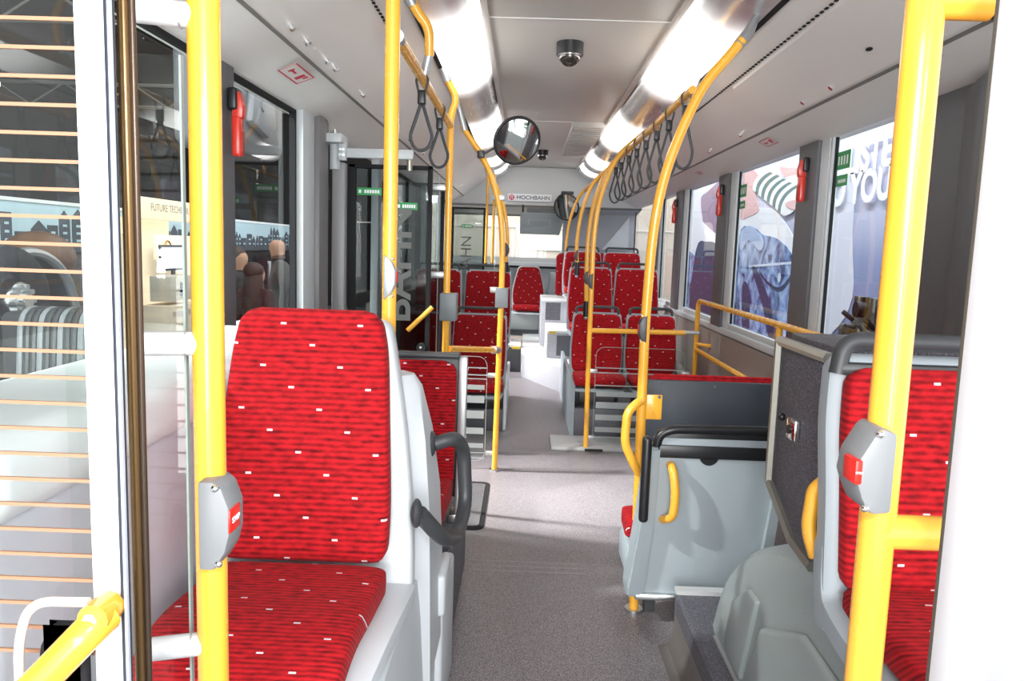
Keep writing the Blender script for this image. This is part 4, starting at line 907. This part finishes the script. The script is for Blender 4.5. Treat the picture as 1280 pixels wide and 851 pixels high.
# mirrors
def mirror(label, c, r, tilt, arm, shape=1.0):
    q = root('convex_mirror', label, 'mirror', c)
    M = tilt
    g1 = G(); t = g1.bm; n = 40; K = 6
    prev = None
    for k in range(K + 1):
        a = k / K; ring = [t.verts.new((r * a * math.cos(2 * PI * j / n), r * a * shape * math.sin(2 * PI * j / n), .06 * r * (1 - a * a) + .012)) for j in range(n)] if k else [t.verts.new((0, 0, .06 * r + .012))]
        if prev:
            for j in range(n):
                if len(prev) == 1: t.faces.new((prev[0], ring[j], ring[(j + 1) % n]))
                else: t.faces.new((prev[j], ring[j], ring[(j + 1) % n], prev[(j + 1) % n]))
        prev = ring
    for v in t.verts: v.co = M @ v.co + Vector(c)
    g1.obj('glass', mirror_m, q)
    g2 = G(); g2.tube([(r * math.cos(2 * PI * j / n), r * shape * math.sin(2 * PI * j / n), .008) for j in range(n)], .010, 10, closed=True)
    for v in g2.bm.verts: v.co = M @ v.co + Vector(c)
    g2.obj('rim', black, q)
    g3 = G(); g3.loft([[(rr * math.cos(2 * PI * j / n), rr * shape * math.sin(2 * PI * j / n), z) for j in range(n)] for rr, z in ((r, .01), (r * .9, -.02), (r * .5, -.035))])
    for v in g3.bm.verts: v.co = M @ v.co + Vector(c)
    g3.obj('back', black, q)
    G().tube(arm[0], arm[1], 10, .02).obj('arm', black, q)
    return q
mc = Vector((-.066, 4.66, 2.037))
mirror('round convex mirror with black rim on the left curved pole', mc, .142, face(.45, -1, -.30, 1, .3, .25), ([(-.27, 4.68, 1.95), (-.20, 4.68, 1.99), (-.12, 4.70, 2.02)], .007), .94)
mm = G().box((-.30, 4.67, 1.93), (-.255, 4.73, 1.975), .006).obj('mirror_clamp', black, [o for o in bpy.data.objects if o.name == 'convex_mirror'][0])
mc = Vector((.50, 9.42, 1.92))
mirror('smaller convex mirror under a black bracket at the rear cap', mc, .15, face(-.35, -1, -.25, 1, -.3, 0), ([(.50, 9.5, 1.95), (.50, 9.56, 2.06), (.50, 9.7, 2.09)], .012), 1.05)
G().box((.43, 9.42, 2.07), (.58, 9.5, 2.105), .006).obj('bracket', black, [o for o in bpy.data.objects if o.name == 'convex_mirror.001'][0])

# ------------------------------------------------------------------ the hall outside
hall = st(G().box((-14, -3, -.4), (6, 22, -.35)).obj('ground', P('hall_carpet', (.10, .10, .10), .7)))
hw_ = st(G().box((-9.6, -8, -.35), (-9.5, 24, 9)).obj('wall_hall_left', P('dark_hall_wall', (.022, .020, .018), .8)))
st(G().box((-9.6, 21, -.35), (-1.6, 21.1, 9)).obj('wall_hall_back', MATS['dark_hall_wall']))
st(G().box((-9.6, -8, 6.5), (-2.2, 22, 6.6)).obj('ceiling_hall', MATS['dark_hall_wall']))
G().box((-9.5, 3, 1.6), (-9.45, 22, 1.66)).obj('ledge', P('dark_beam', (.05, .045, .04), .7), hw_)
hr = st(G().box((-1.6, 13.2, -.35), (6, 13.3, 6)).obj('wall_hall_rear', P('beige_hall_partition', (.62, .53, .45), .7)))
G().box((-.02, 13.17, 1.38), (1.3, 13.2, 1.62)).obj('white_band', wht, hr)
G().box((-3, 13.18, 1.75), (6, 13.2, 1.765)).obj('panel_joint', P('beige_joint', (.75, .70, .65), .6), hr)
G().box((.62, 13.19, .5), (.64, 13.2, 1.4)).obj('panel_joint', MATS['beige_joint'], hr)
# trusses in the dark roof space
tr_m = P('truss_steel', (.30, .29, .27), .5, .5)
for k, (y, z) in enumerate(((4.0, 3.0), (7.5, 3.4), (11.0, 3.2))):
    t = G(); x0, x1 = -9.0, -2.2
    t.tube([(x0, y, z), (x1, y, z)], .025, 6).tube([(x0, y, z + .3), (x1, y, z + .3)], .025, 6)
    for j in range(14):
        a = x0 + j * .49; t.tube([(a, y, z + (.3 if j % 2 else 0)), (a + .49, y, z + (0 if j % 2 else .3))], .014, 5)
    tag(t.obj('roof_truss', tr_m), ['steel roof truss nearest, above the left exhibits', 'steel roof truss in the middle, above the left exhibits', 'steel roof truss farthest, above the lit stand'][k], 'truss')
sp_m = P('hall_spot_glow', (1, 1, 1), .5, emit=(1, .98, .92), es=9)
for k, (x, y, z) in enumerate(((-4.2, 6.1, 2.55), (-4.2, 5.6, 2.35), (-3.6, 6.6, 2.5))):
    q = root('hall_spotlight', ['bright hall spotlight seen high through the front door glass', 'lower bright hall spotlight seen through the front door glass', 'hall spotlight nearest the white door frame'][k], 'spotlight', (x, y, z))
    G().cyl((x, y, z), (x - .1, y + .1, z + .12), .06, 14, .045).obj('housing', black, q)
    G().cyl((x - .08, y + .08, z + .1), (x - .08, y + .08, 6.5), .012, 6).obj('hanger_rod', black, q)
    G().cyl((x + .012, y - .012, z - .015), (x, y, z), .055, 14).obj('lens', sp_m, q)
# skyline banner on the neighbouring vehicle
sb = root('skyline_banner', 'pale blue banner with a dark city skyline outside left windows', 'banner', (-5, 11, 1.1))
G().box((-5.06, 5.5, 1.22), (-5.0, 17, 1.72), .01).obj('board', P('pale_blue_board', (.45, .60, .68), .5), sb)
G().box((-5.0, 5.5, 1.70), (-4.985, 17, 1.735)).obj('top_strip', wht, sb)
random.seed(3); y = 5.6; 
while y < 16.8:
    wd = random.uniform(.09, .26); h = random.uniform(.10, .36)
    b_ = G(); top = 1.28 + h; rf = random.random()
    poly = [(y, 1.28), (y + wd, 1.28), (y + wd, top), (y, top)] if rf < .5 else [(y, 1.28), (y + wd, 1.28), (y + wd, top - .06), (y + wd / 2, top + .03), (y, top - .06)]
    b_.prism(poly, 'x', -5.0, -4.992); b = b_.obj('tower', print_bk, sb, 0)
    for j in range(int(h / .09)):
        G().box((-4.992, y + wd * .3, 1.31 + j * .08), (-4.990, y + wd * .7, 1.335 + j * .08)).obj('tower_window', MATS['pale_blue_board'], b, 0)
    y += wd + random.uniform(.0, .05)
G().box((-5.0, 5.5, 1.2), (-4.99, 17, 1.28)).obj('ground_line', print_bk, sb)
nb = root('neighbouring_coach', 'dark coach body standing below the skyline banner', 'coach', (-5.4, 11, -.35))
G().box((-6.5, 5.5, -.05), (-5.06, 17, 1.2), .05).obj('body', P('dark_coach_paint', (.045, .042, .04), .25, coat=.4), nb)
G().box((-5.055, 5.6, .55), (-5.04, 16.9, 1.1)).obj('window_band', P('coach_glass', (.02, .02, .025), .1), nb)
for y in (6.4, 14):
    wh = G().cyl((-5.2, y, .12), (-5.0, y, .12), .46, 30).obj('wheel', rubber, nb)
    G().cyl((-5.0, y, .12), (-4.98, y, .12), .26, 24).obj('hub', chrome, wh)
# display stand with lettering
dsd = root('display_stand', 'beige lit stand with shelf niche and lettering behind the clear screen', 'display', (-4.5, 9.7, -.35))
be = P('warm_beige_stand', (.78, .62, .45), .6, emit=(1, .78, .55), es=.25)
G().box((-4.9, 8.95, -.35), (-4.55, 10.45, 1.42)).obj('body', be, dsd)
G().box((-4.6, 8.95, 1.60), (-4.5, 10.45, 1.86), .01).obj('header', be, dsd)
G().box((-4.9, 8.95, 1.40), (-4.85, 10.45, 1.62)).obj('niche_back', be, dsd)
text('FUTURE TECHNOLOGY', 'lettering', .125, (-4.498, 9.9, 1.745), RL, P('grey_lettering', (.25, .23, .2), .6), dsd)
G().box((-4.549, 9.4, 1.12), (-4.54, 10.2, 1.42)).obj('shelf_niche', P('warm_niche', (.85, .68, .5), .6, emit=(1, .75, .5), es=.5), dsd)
hd = root('exhibit_headset', 'small orange-brown hooped exhibit in the stand niche', 'exhibit', (-4.5, 9.7, 1.15))
G().tube([(-4.5, 9.55, 1.17), (-4.5, 9.57, 1.30), (-4.5, 9.66, 1.36), (-4.5, 9.75, 1.30), (-4.5, 9.77, 1.17)], .012, 8, .05).obj('hoop', P('brass', (.55, .32, .1), .3, .8), hd)
for y in (9.55, 9.77): G().ball((-4.5, y, 1.19), .035).obj('cup', brown, hd)
mn = root('desk_monitor', 'small lit desk monitor with black frame on the beige stand', 'monitor', (-4.4, 9.65, .95))
G().box((-4.43, 9.25, .98), (-4.40, 9.95, 1.30), .008).obj('frame', black, mn)
G().box((-4.40, 9.28, 1.01), (-4.395, 9.92, 1.27)).obj('screen', P('lit_screen', (.6, .7, .9), .4, emit=(.7, .8, 1), es=.6), mn)
G().box((-4.42, 9.56, .88), (-4.40, 9.64, .98)).obj('foot', black, mn)
ct = root('counter', 'pale counter block with lettering in front of the lit stand', 'counter', (-4.1, 9.1, -.35))
G().box((-4.3, 8.55, -.35), (-3.95, 9.25, .62), .01).obj('body', P('cream_counter', (.8, .66, .5), .6), ct)
text('PASSENGER', 'lettering', .09, (-3.948, 8.80, .52), RL, MATS['grey_lettering'], ct)
G().box((-4.25, 8.65, .66), (-4.0, 9.2, .95), .01).obj('display_box', P('beige_box', (.62, .55, .45), .6), ct)
G().cyl((-3.998, 8.9, .72), (-3.998, 8.9, .88), .03).obj('bottle_print', black, ct)
# ------------------------------------------------------------------ people outside the left windows
skin = P('skin', (.48, .27, .18), .55); 
def person(label, x, y, zf, h, face_dir, suit, hair=None, shirt=True, hairlong=False):
    """standing adult, arms down, one hand forward; face_dir = angle of facing in the XY plane"""
    q = root('person', label, 'person', (x, y, zf))
    s = h / 1.8
    J = {'pel': (0, 0, .95), 'wst': (0, 0, 1.12), 'chs': (0, .0, 1.32), 'nck': (0, 0, 1.50), 'hd0': (0, .015, 1.58), 'hd1': (0, .02, 1.68), 'hd2': (0, .01, 1.77)}
    for sx, n in ((1, 'r'), (-1, 'l')):
        J.update({'sh' + n: (.19 * sx, 0, 1.43), 'el' + n: (.25 * sx, -.02, 1.15), 'wr' + n: (.22 * sx, .14 if sx > 0 else .03, .95 if sx < 0 else 1.02), 'ha' + n: (.20 * sx, .21 if sx > 0 else .05, .88 if sx < 0 else 1.03),
                  'hp' + n: (.10 * sx, 0, .90), 'kn' + n: (.11 * sx, .01, .50), 'an' + n: (.11 * sx, -.02, .08), 'to' + n: (.12 * sx, .14, .03)})
    rad = {'pel': .135, 'wst': .13, 'chs': .185, 'nck': .062, 'hd0': .082, 'hd1': .118, 'hd2': .075, 'sh': .10, 'el': .05, 'wr': .033, 'ha': .036, 'hp': .095, 'kn': .062, 'an': .045, 'to': .035}
    E_ = [('pel', 'wst'), ('wst', 'chs'), ('chs', 'nck'), ('nck', 'hd0'), ('hd0', 'hd1'), ('hd1', 'hd2')]
    for n in 'rl': E_ += [('chs', 'sh' + n), ('sh' + n, 'el' + n), ('el' + n, 'wr' + n), ('wr' + n, 'ha' + n), ('pel', 'hp' + n), ('hp' + n, 'kn' + n), ('kn' + n, 'an' + n), ('an' + n, 'to' + n)]
    names = list(J); me = bpy.data.meshes.new('body'); rot = Matrix.Rotation(face_dir, 3, 'Z')
    me.from_pydata([rot @ (Vector(J[n]) * s) for n in names], [(names.index(a), names.index(b)) for a, b in E_], [])
    o = bpy.data.objects.new('body', me); C.objects.link(o); o.parent = q
    sk = o.modifiers.new('skin', 'SKIN'); sd_ = o.modifiers.new('sub', 'SUBSURF'); sd_.levels = 1; sd_.render_levels = 3; sk.use_smooth_shade = True
    me.update(); lay = me.skin_vertices[0].data
    for i, n in enumerate(names):
        r_ = rad.get(n, rad.get(n[:-1], .05)) * s; dp = .72 if n in ('pel', 'wst', 'chs') else 1
        lay[i].radius = (r_, r_ * dp)
        lay[i].use_root = (n == 'pel')
    # colour the body: skin above the collar and at the hands, cloth elsewhere
    m = P('person_cloth_' + q.name.replace('.', '_'), suit, .8); nt = m.node_tree; b = nt.nodes['Principled BSDF']; L = nt.links.new
    tc = nt.nodes.new('ShaderNodeTexCoord'); sp = nt.nodes.new('ShaderNodeSeparateXYZ'); L(tc.outputs['Object'], sp.inputs[0])
    gt = nt.nodes.new('ShaderNodeMath'); gt.operation = 'GREATER_THAN'; gt.inputs[1].default_value = 1.535 * s; L(sp.outputs[2], gt.inputs[0])
    mx = nt.nodes.new('ShaderNodeMix'); mx.data_type = 'RGBA'; mx.inputs[6].default_value = (*suit, 1); mx.inputs[7].default_value = (.48, .27, .18, 1); L(gt.outputs[0], mx.inputs[0]); L(mx.outputs[2], b.inputs['Base Color'])
    me.materials.append(m)
    def part(name, g, mat):
        for v in g.bm.verts: v.co = rot @ (v.co * s) + Vector((x, y, zf))
        return g.obj(name, mat, q)
    part('nose', G().ball((0, .105, 1.655), .016, (.8, 1.1, 1.3), 8, 6), skin)
    for sx in (1, -1):
        part('eye', G().ball((.032 * sx, .095, 1.685), .010, (1, .6, .8), 8, 6), print_bk)
        part('ear', G().ball((.088 * sx, .01, 1.665), .022, (.4, .8, 1.2), 8, 6), skin)
        hb_ = Vector(J['ha' + ('r' if sx > 0 else 'l')]); 
        hnd = G(); hnd.ball(hb_, .038, (.6, 1, 1))
        for k in range(4): hnd.tube([hb_ + Vector((.0, .01 + k * .006, -.02 + k * .012)), hb_ + Vector((-.01 * sx, .055 + .004 * (k % 2), -.045 + k * .014)), hb_ + Vector((-.015 * sx, .075, -.075 + k * .014))], [.009, .008, .006], 6)
        hnd.tube([hb_ + Vector((-.015 * sx, 0, .02)), hb_ + Vector((-.04 * sx, .04, .01))], [.011, .008], 6)
        part('hand', hnd, skin)
    part('mouth', G().ball((0, .098, 1.615), .02, (1.1, .3, .25), 8, 6), P('lips', (.35, .12, .1), .5))
    if hair:
        hg_ = G(); hg_.ball((0, -.025, 1.715), .118, (.98, 1.0, .88), 16, 10)
        if hairlong: hg_.loft([[(.115 * math.cos(a) * k, -.03 + .09 * math.sin(a) * k, z) for a in [2 * PI * j / 14 for j in range(14)]] for z, k in ((1.74, .7), (1.66, 1), (1.5, 1.2), (1.3, 1.25), (1.15, .9))])
        part('hair', hg_, P('hair_%s' % ('long' if hairlong else 'short'), hair, .6))
    if shirt:
        part('shirt_front', G().prism([(-.05, 1.50), (.05, 1.50), (.012, 1.20), (-.012, 1.20)], 'y', .105, .125), P('white_shirt', (.75, .77, .8), .7))
        part('tie', G().prism([(-.014, 1.47), (.014, 1.47), (.02, 1.25), (0, 1.20), (-.02, 1.25)], 'y', .123, .130), P('dark_tie', (.05, .06, .15), .6))
    return q
person('man with short dark hair in a dark suit outside the left window', -3.21, 8.6, -.35, 1.65, -1.75, (.022, .02, .022), (.05, .03, .02))
person('woman with long brown hair in dark clothes outside, beside the suited man', -2.6, 7.4, -.35, 1.52, -.4, (.05, .02, .018), (.045, .018, .012), shirt=False, hairlong=True)
person('bald man in a grey suit standing outside by the left window', -3.04, 9.5, -.35, 1.79, 2.1, (.10, .10, .10))
# exhibits seen through the front door glass
cw = root('exhibit_hub', 'chromed truck wheel hub on a dark tyre outside front door', 'wheel', (-3.1, 4.4, .5))
G().tube([(-3.0, 4.42 + .24 * math.cos(t), 1.0 + .24 * math.sin(t)) for t in [2 * PI * j / 36 for j in range(36)]], .08, 14, closed=True).obj('tyre', rubber, cw)
G().cyl((-2.98, 4.42, 1.0), (-2.93, 4.42, 1.0), .13, 28, .11).obj('hub_dish', chrome, cw)
G().cyl((-2.93, 4.42, 1.0), (-2.88, 4.42, 1.0), .045, 20).obj('hub_cap', chrome, cw)
for j in range(10):
    t = 2 * PI * j / 10; G().cyl((-2.94, 4.42 + .085 * math.cos(t), 1.0 + .085 * math.sin(t)), (-2.90, 4.42 + .085 * math.cos(t), 1.0 + .085 * math.sin(t)), .018, 6).obj('wheel_nut', silver, cw)
mu_ = root('exhibit_mudguard', 'dark curved mudguard with a thin bright rim above the truck wheel', 'mudguard', (-3, 4.6, .8))
mg = G(); A1 = [(-3.0, 4.62 + .46 * math.cos(t), .86 + .42 * math.sin(t)) for t in [PI * j / 20 for j in range(21)]]
mg.tube(A1, .03, 8); mg.obj('rim', P('rim_grey', (.4, .4, .42), .3, .6), mu_)
G().loft([[(x, 4.62 + (r_ - .1) * math.cos(t), .86 + (r_ - .14) * math.sin(t)) for t in [PI * j / 20 for j in range(21)]] for x, r_ in ((-3.25, .55), (-3.0, .57))], cap=False).obj('skin', P('mudguard_black', (.02, .02, .022), .4), mu_)
ob = root('exhibit_model', 'rounded orange-brown exhibit model behind the front door glass', 'exhibit', (-3.6, 5.6, .9))
G().ball((-3.6, 5.65, 1.22), .24, (1, 1.15, .8), 20, 12).obj('dome', P('orange_brown', (.16, .07, .03), .5), ob)
G().cyl((-3.6, 5.65, -.35), (-3.6, 5.65, 1.15), .16, 18).obj('pedestal', P('dark_brown', (.07, .045, .03), .6), ob)
bo = root('exhibit_vehicle_front', 'white vehicle bodywork with ribbed black bellows seen through the door glass', 'vehicle', (-1.9, 2.8, -.35))
G().box((-2.6, 1.5, -.35), (-1.45, 3.3, .70), .10, 5).obj('white_body', P('white_gloss_paint', (.82, .84, .85), .2, coat=.5), bo)
for k in range(10):
    xk = -2.0 + k * .027
    G().tube([(xk - .02, 3.30, 1.06), (xk, 3.02, 1.10), (xk, 2.98, .72), (xk - .02, 3.2, .70)], .0145, 8, .10).obj('bellows_rib', P('bellows_black', (.018, .02, .022), .3) if k % 3 else P('bellows_grey', (.12, .125, .135), .3), bo)
G().box((-2.1, 3.02, .66), (-1.77, 3.3, 1.08), .03).obj('bellows_core', rubber, bo)
hs = root('outside_housing', 'grey moulded equipment housing hanging outside the upper left window', 'housing', (-1.5, 3.9, 1.7))
G().box((-1.75, 3.80, 1.84), (-1.40, 4.50, 2.5), .07, 5).obj('case', P('housing_grey', (.16, .165, .18), .4), hs)
G().prism([(3.86, 1.98), (4.12, 1.93), (4.24, 2.0), (4.2, 2.17), (3.92, 2.24)], 'x', -1.41, -1.36, .02).obj('hood', P('housing_pale', (.24, .25, .27), .4), hs)
G().cyl((-1.36, 4.0, 2.08), (-1.35, 4.0, 2.08), .03).obj('knob', P('housing_pale', (.24, .25, .27), .4), hs)
G().box((-1.60, 3.85, 2.45), (-1.5, 3.95, 4)).obj('hanger', rubber, hs)
# a lit vehicle/blank stand along the right with the big printed poster
po = root('advertising_wall', 'tall printed advertising wall outside the right windows', 'poster', (2.62, 6, -.35))
def sky_mat():
    m = P('poster_lavender_print', (.5, .5, .8), .6); nt = m.node_tree; b = nt.nodes['Principled BSDF']; L = nt.links.new
    tc = nt.nodes.new('ShaderNodeTexCoord'); sp = nt.nodes.new('ShaderNodeSeparateXYZ'); L(tc.outputs['Object'], sp.inputs[0])
    nz = nt.nodes.new('ShaderNodeTexNoise'); nz.inputs['Scale'].default_value = .9; L(tc.outputs['Object'], nz.inputs['Vector'])
    ad = nt.nodes.new('ShaderNodeMath'); ad.operation = 'ADD'; L(sp.outputs[2], ad.inputs[0]); L(nz.outputs['Fac'], ad.inputs[1])
    cr = nt.nodes.new('ShaderNodeValToRGB'); e = cr.color_ramp.elements; e[0].position = 0; e[0].color = (.16, .18, .36, 1); e[1].position = 1; e[1].color = (.78, .78, .95, 1)
    x = e.new(.45); x.color = (.28, .32, .56, 1)
    mp = nt.nodes.new('ShaderNodeMapRange'); mp.inputs[1].default_value = 1.2; mp.inputs[2].default_value = 3.2; L(ad.outputs[0], mp.inputs[0]); L(mp.outputs[0], cr.inputs[0]); L(cr.outputs[0], b.inputs['Base Color'])
    return m
bd = G().box((2.62, 4.0, -.35), (2.70, 13, 3.2)).obj('board', sky_mat(), po)
def flat(name, pts, mat, x, parent=po, t=.004):
    return G().prism(pts, 'x', x - t, x).obj(name, mat, parent, 0)
def denim_mat():
    m = P('denim_print', (.20, .30, .55), .8); nt = m.node_tree; b = nt.nodes['Principled BSDF']; L = nt.links.new
    tc = nt.nodes.new('ShaderNodeTexCoord'); n = nt.nodes.new('ShaderNodeTexNoise'); n.inputs['Scale'].default_value = 4; n.inputs['Detail'].default_value = 6; n.inputs['Distortion'].default_value = 1.2
    L(tc.outputs['Object'], n.inputs['Vector']); cr = nt.nodes.new('ShaderNodeValToRGB'); e = cr.color_ramp.elements
    e[0].position = .38; e[0].color = (.015, .035, .15, 1); e[1].position = .68; e[1].color = (.42, .54, .82, 1); x = e.new(.5); x.color = (.17, .26, .55, 1)
    L(n.outputs['Fac'], cr.inputs[0]); L(cr.outputs[0], b.inputs['Base Color']); return m
den = denim_mat(); tee = P('white_tee_print', (.80, .82, .92), .7); skp = P('skin_print', (.72, .45, .48), .7); stitch = P('pale_stitch_print', (.62, .68, .85), .7); dend = P('dark_denim_print', (.018, .03, .11), .8)
PX = 2.62
def smooth(pts, k=4):
    o = []; n = len(pts)
    for i in range(n):
        p0, p1, p2, p3 = [Vector(pts[(i + j - 1) % n]) for j in range(4)]
        for j in range(k):
            u = j / k; o.append(tuple(.5 * ((2 * p1) + (p2 - p0) * u + (2 * p0 - 5 * p1 + 4 * p2 - p3) * u * u + (3 * p1 - p0 - 3 * p2 + p3) * u ** 3)))
    return o
def soft(name, pts, mat, d): return flat(name, smooth(pts), mat, PX - d)
soft('pale_print', [(6.75, 2.5), (6.25, 2.45), (6.2, 1.6), (6.1, 1.1), (6.4, .8), (6.75, .8)], P('poster_pale_print', (.70, .72, .86), .6), .002)
soft('tee_print', [(9.44, 1.91), (8.65, 1.93), (8.21, 1.9), (7.82, 1.75), (7.49, 1.57), (7.3, 1.43), (7.06, 1.1), (6.97, .3), (9.2, .3)], tee, .004)
soft('jacket_print', [(9.42, 1.59), (8.98, 1.74), (8.49, 1.64), (7.97, 1.58), (7.57, 1.45), (7.36, 1.28), (7.2, 1.1), (7.05, .96), (6.9, .3), (9.3, .3)], den, .008)
soft('collar_print', [(9.38, 1.65), (8.98, 1.75), (8.46, 1.58), (8.54, 1.46), (8.99, 1.58), (9.28, 1.46)], P('light_denim_print', (.42, .52, .78), .8), .013)
flat('seam_print', [(8.93, 1.29), (7.49, 1.36), (7.49, 1.335), (8.92, 1.265)], stitch, PX - .012)
soft('seam_print', [(8.77, 1.24), (8.60, 1.25), (8.05, .9), (7.9, .59), (8.05, .57), (8.31, .87)], dend, .012)
soft('pocket_flap_print', [(8.45, 1.26), (7.51, 1.32), (7.45, 1.23), (7.75, 1.06), (8.11, 1.09), (8.43, 1.19)], dend, .0125)
soft('pocket_flap_print', [(8.42, 1.27), (7.54, 1.33), (7.48, 1.25), (7.77, 1.10), (8.10, 1.12), (8.40, 1.21)], den, .016)
G().cyl((PX - .022, 7.82, 1.19), (PX - .014, 7.82, 1.19), .05, 18).obj('button_print', stitch, po)
soft('sleeve_fold_print', [(7.44, 1.18), (7.21, 1.0), (7.06, .82), (7.18, .79), (7.35, .94)], dend, .012)
soft('cuff_fold_print', [(9.12, 1.05), (8.85, 1.01), (8.75, .49), (8.98, .46)], dend, .012)
soft('chin_print', [(9.64, 2.49), (9.04, 2.39), (8.77, 2.26), (8.87, 2.1), (8.69, 1.92), (9.01, 1.86), (9.49, 1.89)], skp, .008)
soft('hand_print', [(8.08, 2.32), (7.79, 2.28), (7.24, 2.2), (7.05, 1.95), (7.19, 1.86), (7.41, 2.06), (7.69, 2.17), (7.92, 2.21)], skp, .010)
cT = [(8.49, 2.33), (8.38, 2.3), (8.26, 2.27), (8.15, 2.25), (8.04, 2.22), (7.94, 2.19), (7.83, 2.17), (7.74, 2.14), (7.64, 2.12), (7.54, 2.09), (7.45, 2.07), (7.36, 2.05)]
cB = [(8.96, 2.15), (8.84, 2.12), (8.73, 2.08), (8.62, 2.05), (8.51, 2.02), (8.41, 1.99), (8.31, 1.96), (8.21, 1.93), (8.11, 1.9), (8.02, 1.87), (7.93, 1.84), (7.84, 1.81)]
cg = P('cup_white_print', (.85, .88, .92), .6); cgr = P('cup_green_print', (.10, .20, .22), .6)
def bow(p, q, t):      # a stripe edge bulges along the cup's axis
    return (p[0] + (q[0] - p[0]) * t + .13 * (1 - (2 * t - 1) ** 2), p[1] + (q[1] - p[1]) * t + .03 * (1 - (2 * t - 1) ** 2))
for k in range(11):
    e0 = [bow(cT[k], cB[k], t / 6) for t in range(7)]; e1 = [bow(cT[k + 1], cB[k + 1], t / 6) for t in range(7)]
    flat('cup_stripe_print', e0 + e1[::-1], cgr if k % 2 and k < 10 else cg, PX - .016)
soft('cup_lid_print', [(7.36, 2.05), (7.32, 1.99), (7.41, 1.9), (7.6, 1.83), (7.8, 1.81), (7.89, 1.85), (7.82, 1.95), (7.63, 2.03), (7.43, 2.06)], P('cup_lid_print', (.80, .81, .86), .6), .020)
soft('finger_print', [(7.78, 1.93), (7.54, 1.95), (7.1, 1.91), (7.1, 1.83), (7.62, 1.87)], skp, .024)
# second figure farther along
soft('pale_print', [(12.45, 2.43), (11.58, 2.29), (11.47, 1.87), (11.02, 1.6), (11.54, 1.43), (12.4, 1.43)], MATS['poster_pale_print'], .002)
soft('cheek_print', [(11.61, 2.21), (11.2, 2.3), (10.2, 2.4), (9.9, 2.0), (9.95, 1.55), (10.7, 1.66), (11.27, 1.80)], P('shaded_skin_print', (.30, .21, .33), .7), .005)
soft('tee_print', [(11.47, 1.88), (10.71, 1.71), (9.95, 1.58), (9.9, 1.42), (10.57, 1.47), (11.03, 1.60)], tee, .009)
soft('jacket_print', [(11.7, 1.47), (11.01, 1.58), (10.5, 1.55), (9.9, 1.44), (9.75, .3), (11.8, .3)], dend, .012)
soft('sleeve_print', [(12.6, 1.3), (11.9, 1.4), (11.6, 1.0), (11.7, .3), (12.8, .3)], den, .010)
L1 = text('LISTEN', 'lettering', .335, (PX - .026, 6.36, 2.185), RR, wht, po, ext=.002, bold=.012, sx=1.0, align='LEFT')
L2 = text('TO YOUR', 'lettering', .335, (PX - .026, 6.82, 1.945), RR, wht, po, ext=.002, bold=.012, sx=.98, align='LEFT')
# engine on show outside the first right window
en = root('exhibit_engine', 'dark and metallic engine on show outside the front right window', 'engine', (2.0, 4.1, .0))
em = P('engine_dark', (.03, .03, .03), .35, .6); es_ = P('engine_cast', (.30, .30, .27), .3, .9)
random.seed(11)
G().box((1.9, 3.85, .80), (2.15, 4.62, 1.02), .03).obj('block', em, en)
G().box((1.92, 4.0, 1.0), (2.12, 4.5, 1.12), .03).obj('head', es_, en)
for k in range(5): G().cyl((1.95, 4.05 + k * .1, 1.1), (1.95, 4.05 + k * .1, 1.19), .03, 12).obj('injector', em if k % 2 else es_, en)
G().cyl((1.87, 4.42, .98), (1.92, 4.42, .98), .05, 20).obj('pulley', em, en); G().cyl((1.88, 4.33, 1.12), (1.93, 4.33, 1.12), .045, 16).obj('turbo', em, en)
G().cyl((1.86, 3.95, 1.1), (1.94, 3.95, 1.1), .10, 20).obj('filter', em, en)
for k in range(9):
    a = Vector((1.9, random.uniform(3.9, 4.4), random.uniform(.88, 1.06))); b = a + Vector((-.03, random.uniform(-.12, .12), random.uniform(-.08, .1)))
    G().tube([a, (a + b) / 2 + Vector((-.04, 0, .03)), b], .014, 8).obj('hose', es_ if k % 3 == 0 else em, en)
G().box((1.85, 3.8, -.35), (2.2, 4.7, .80), .02).obj('stand', P('stand_dark', (.09, .09, .11), .6), en)
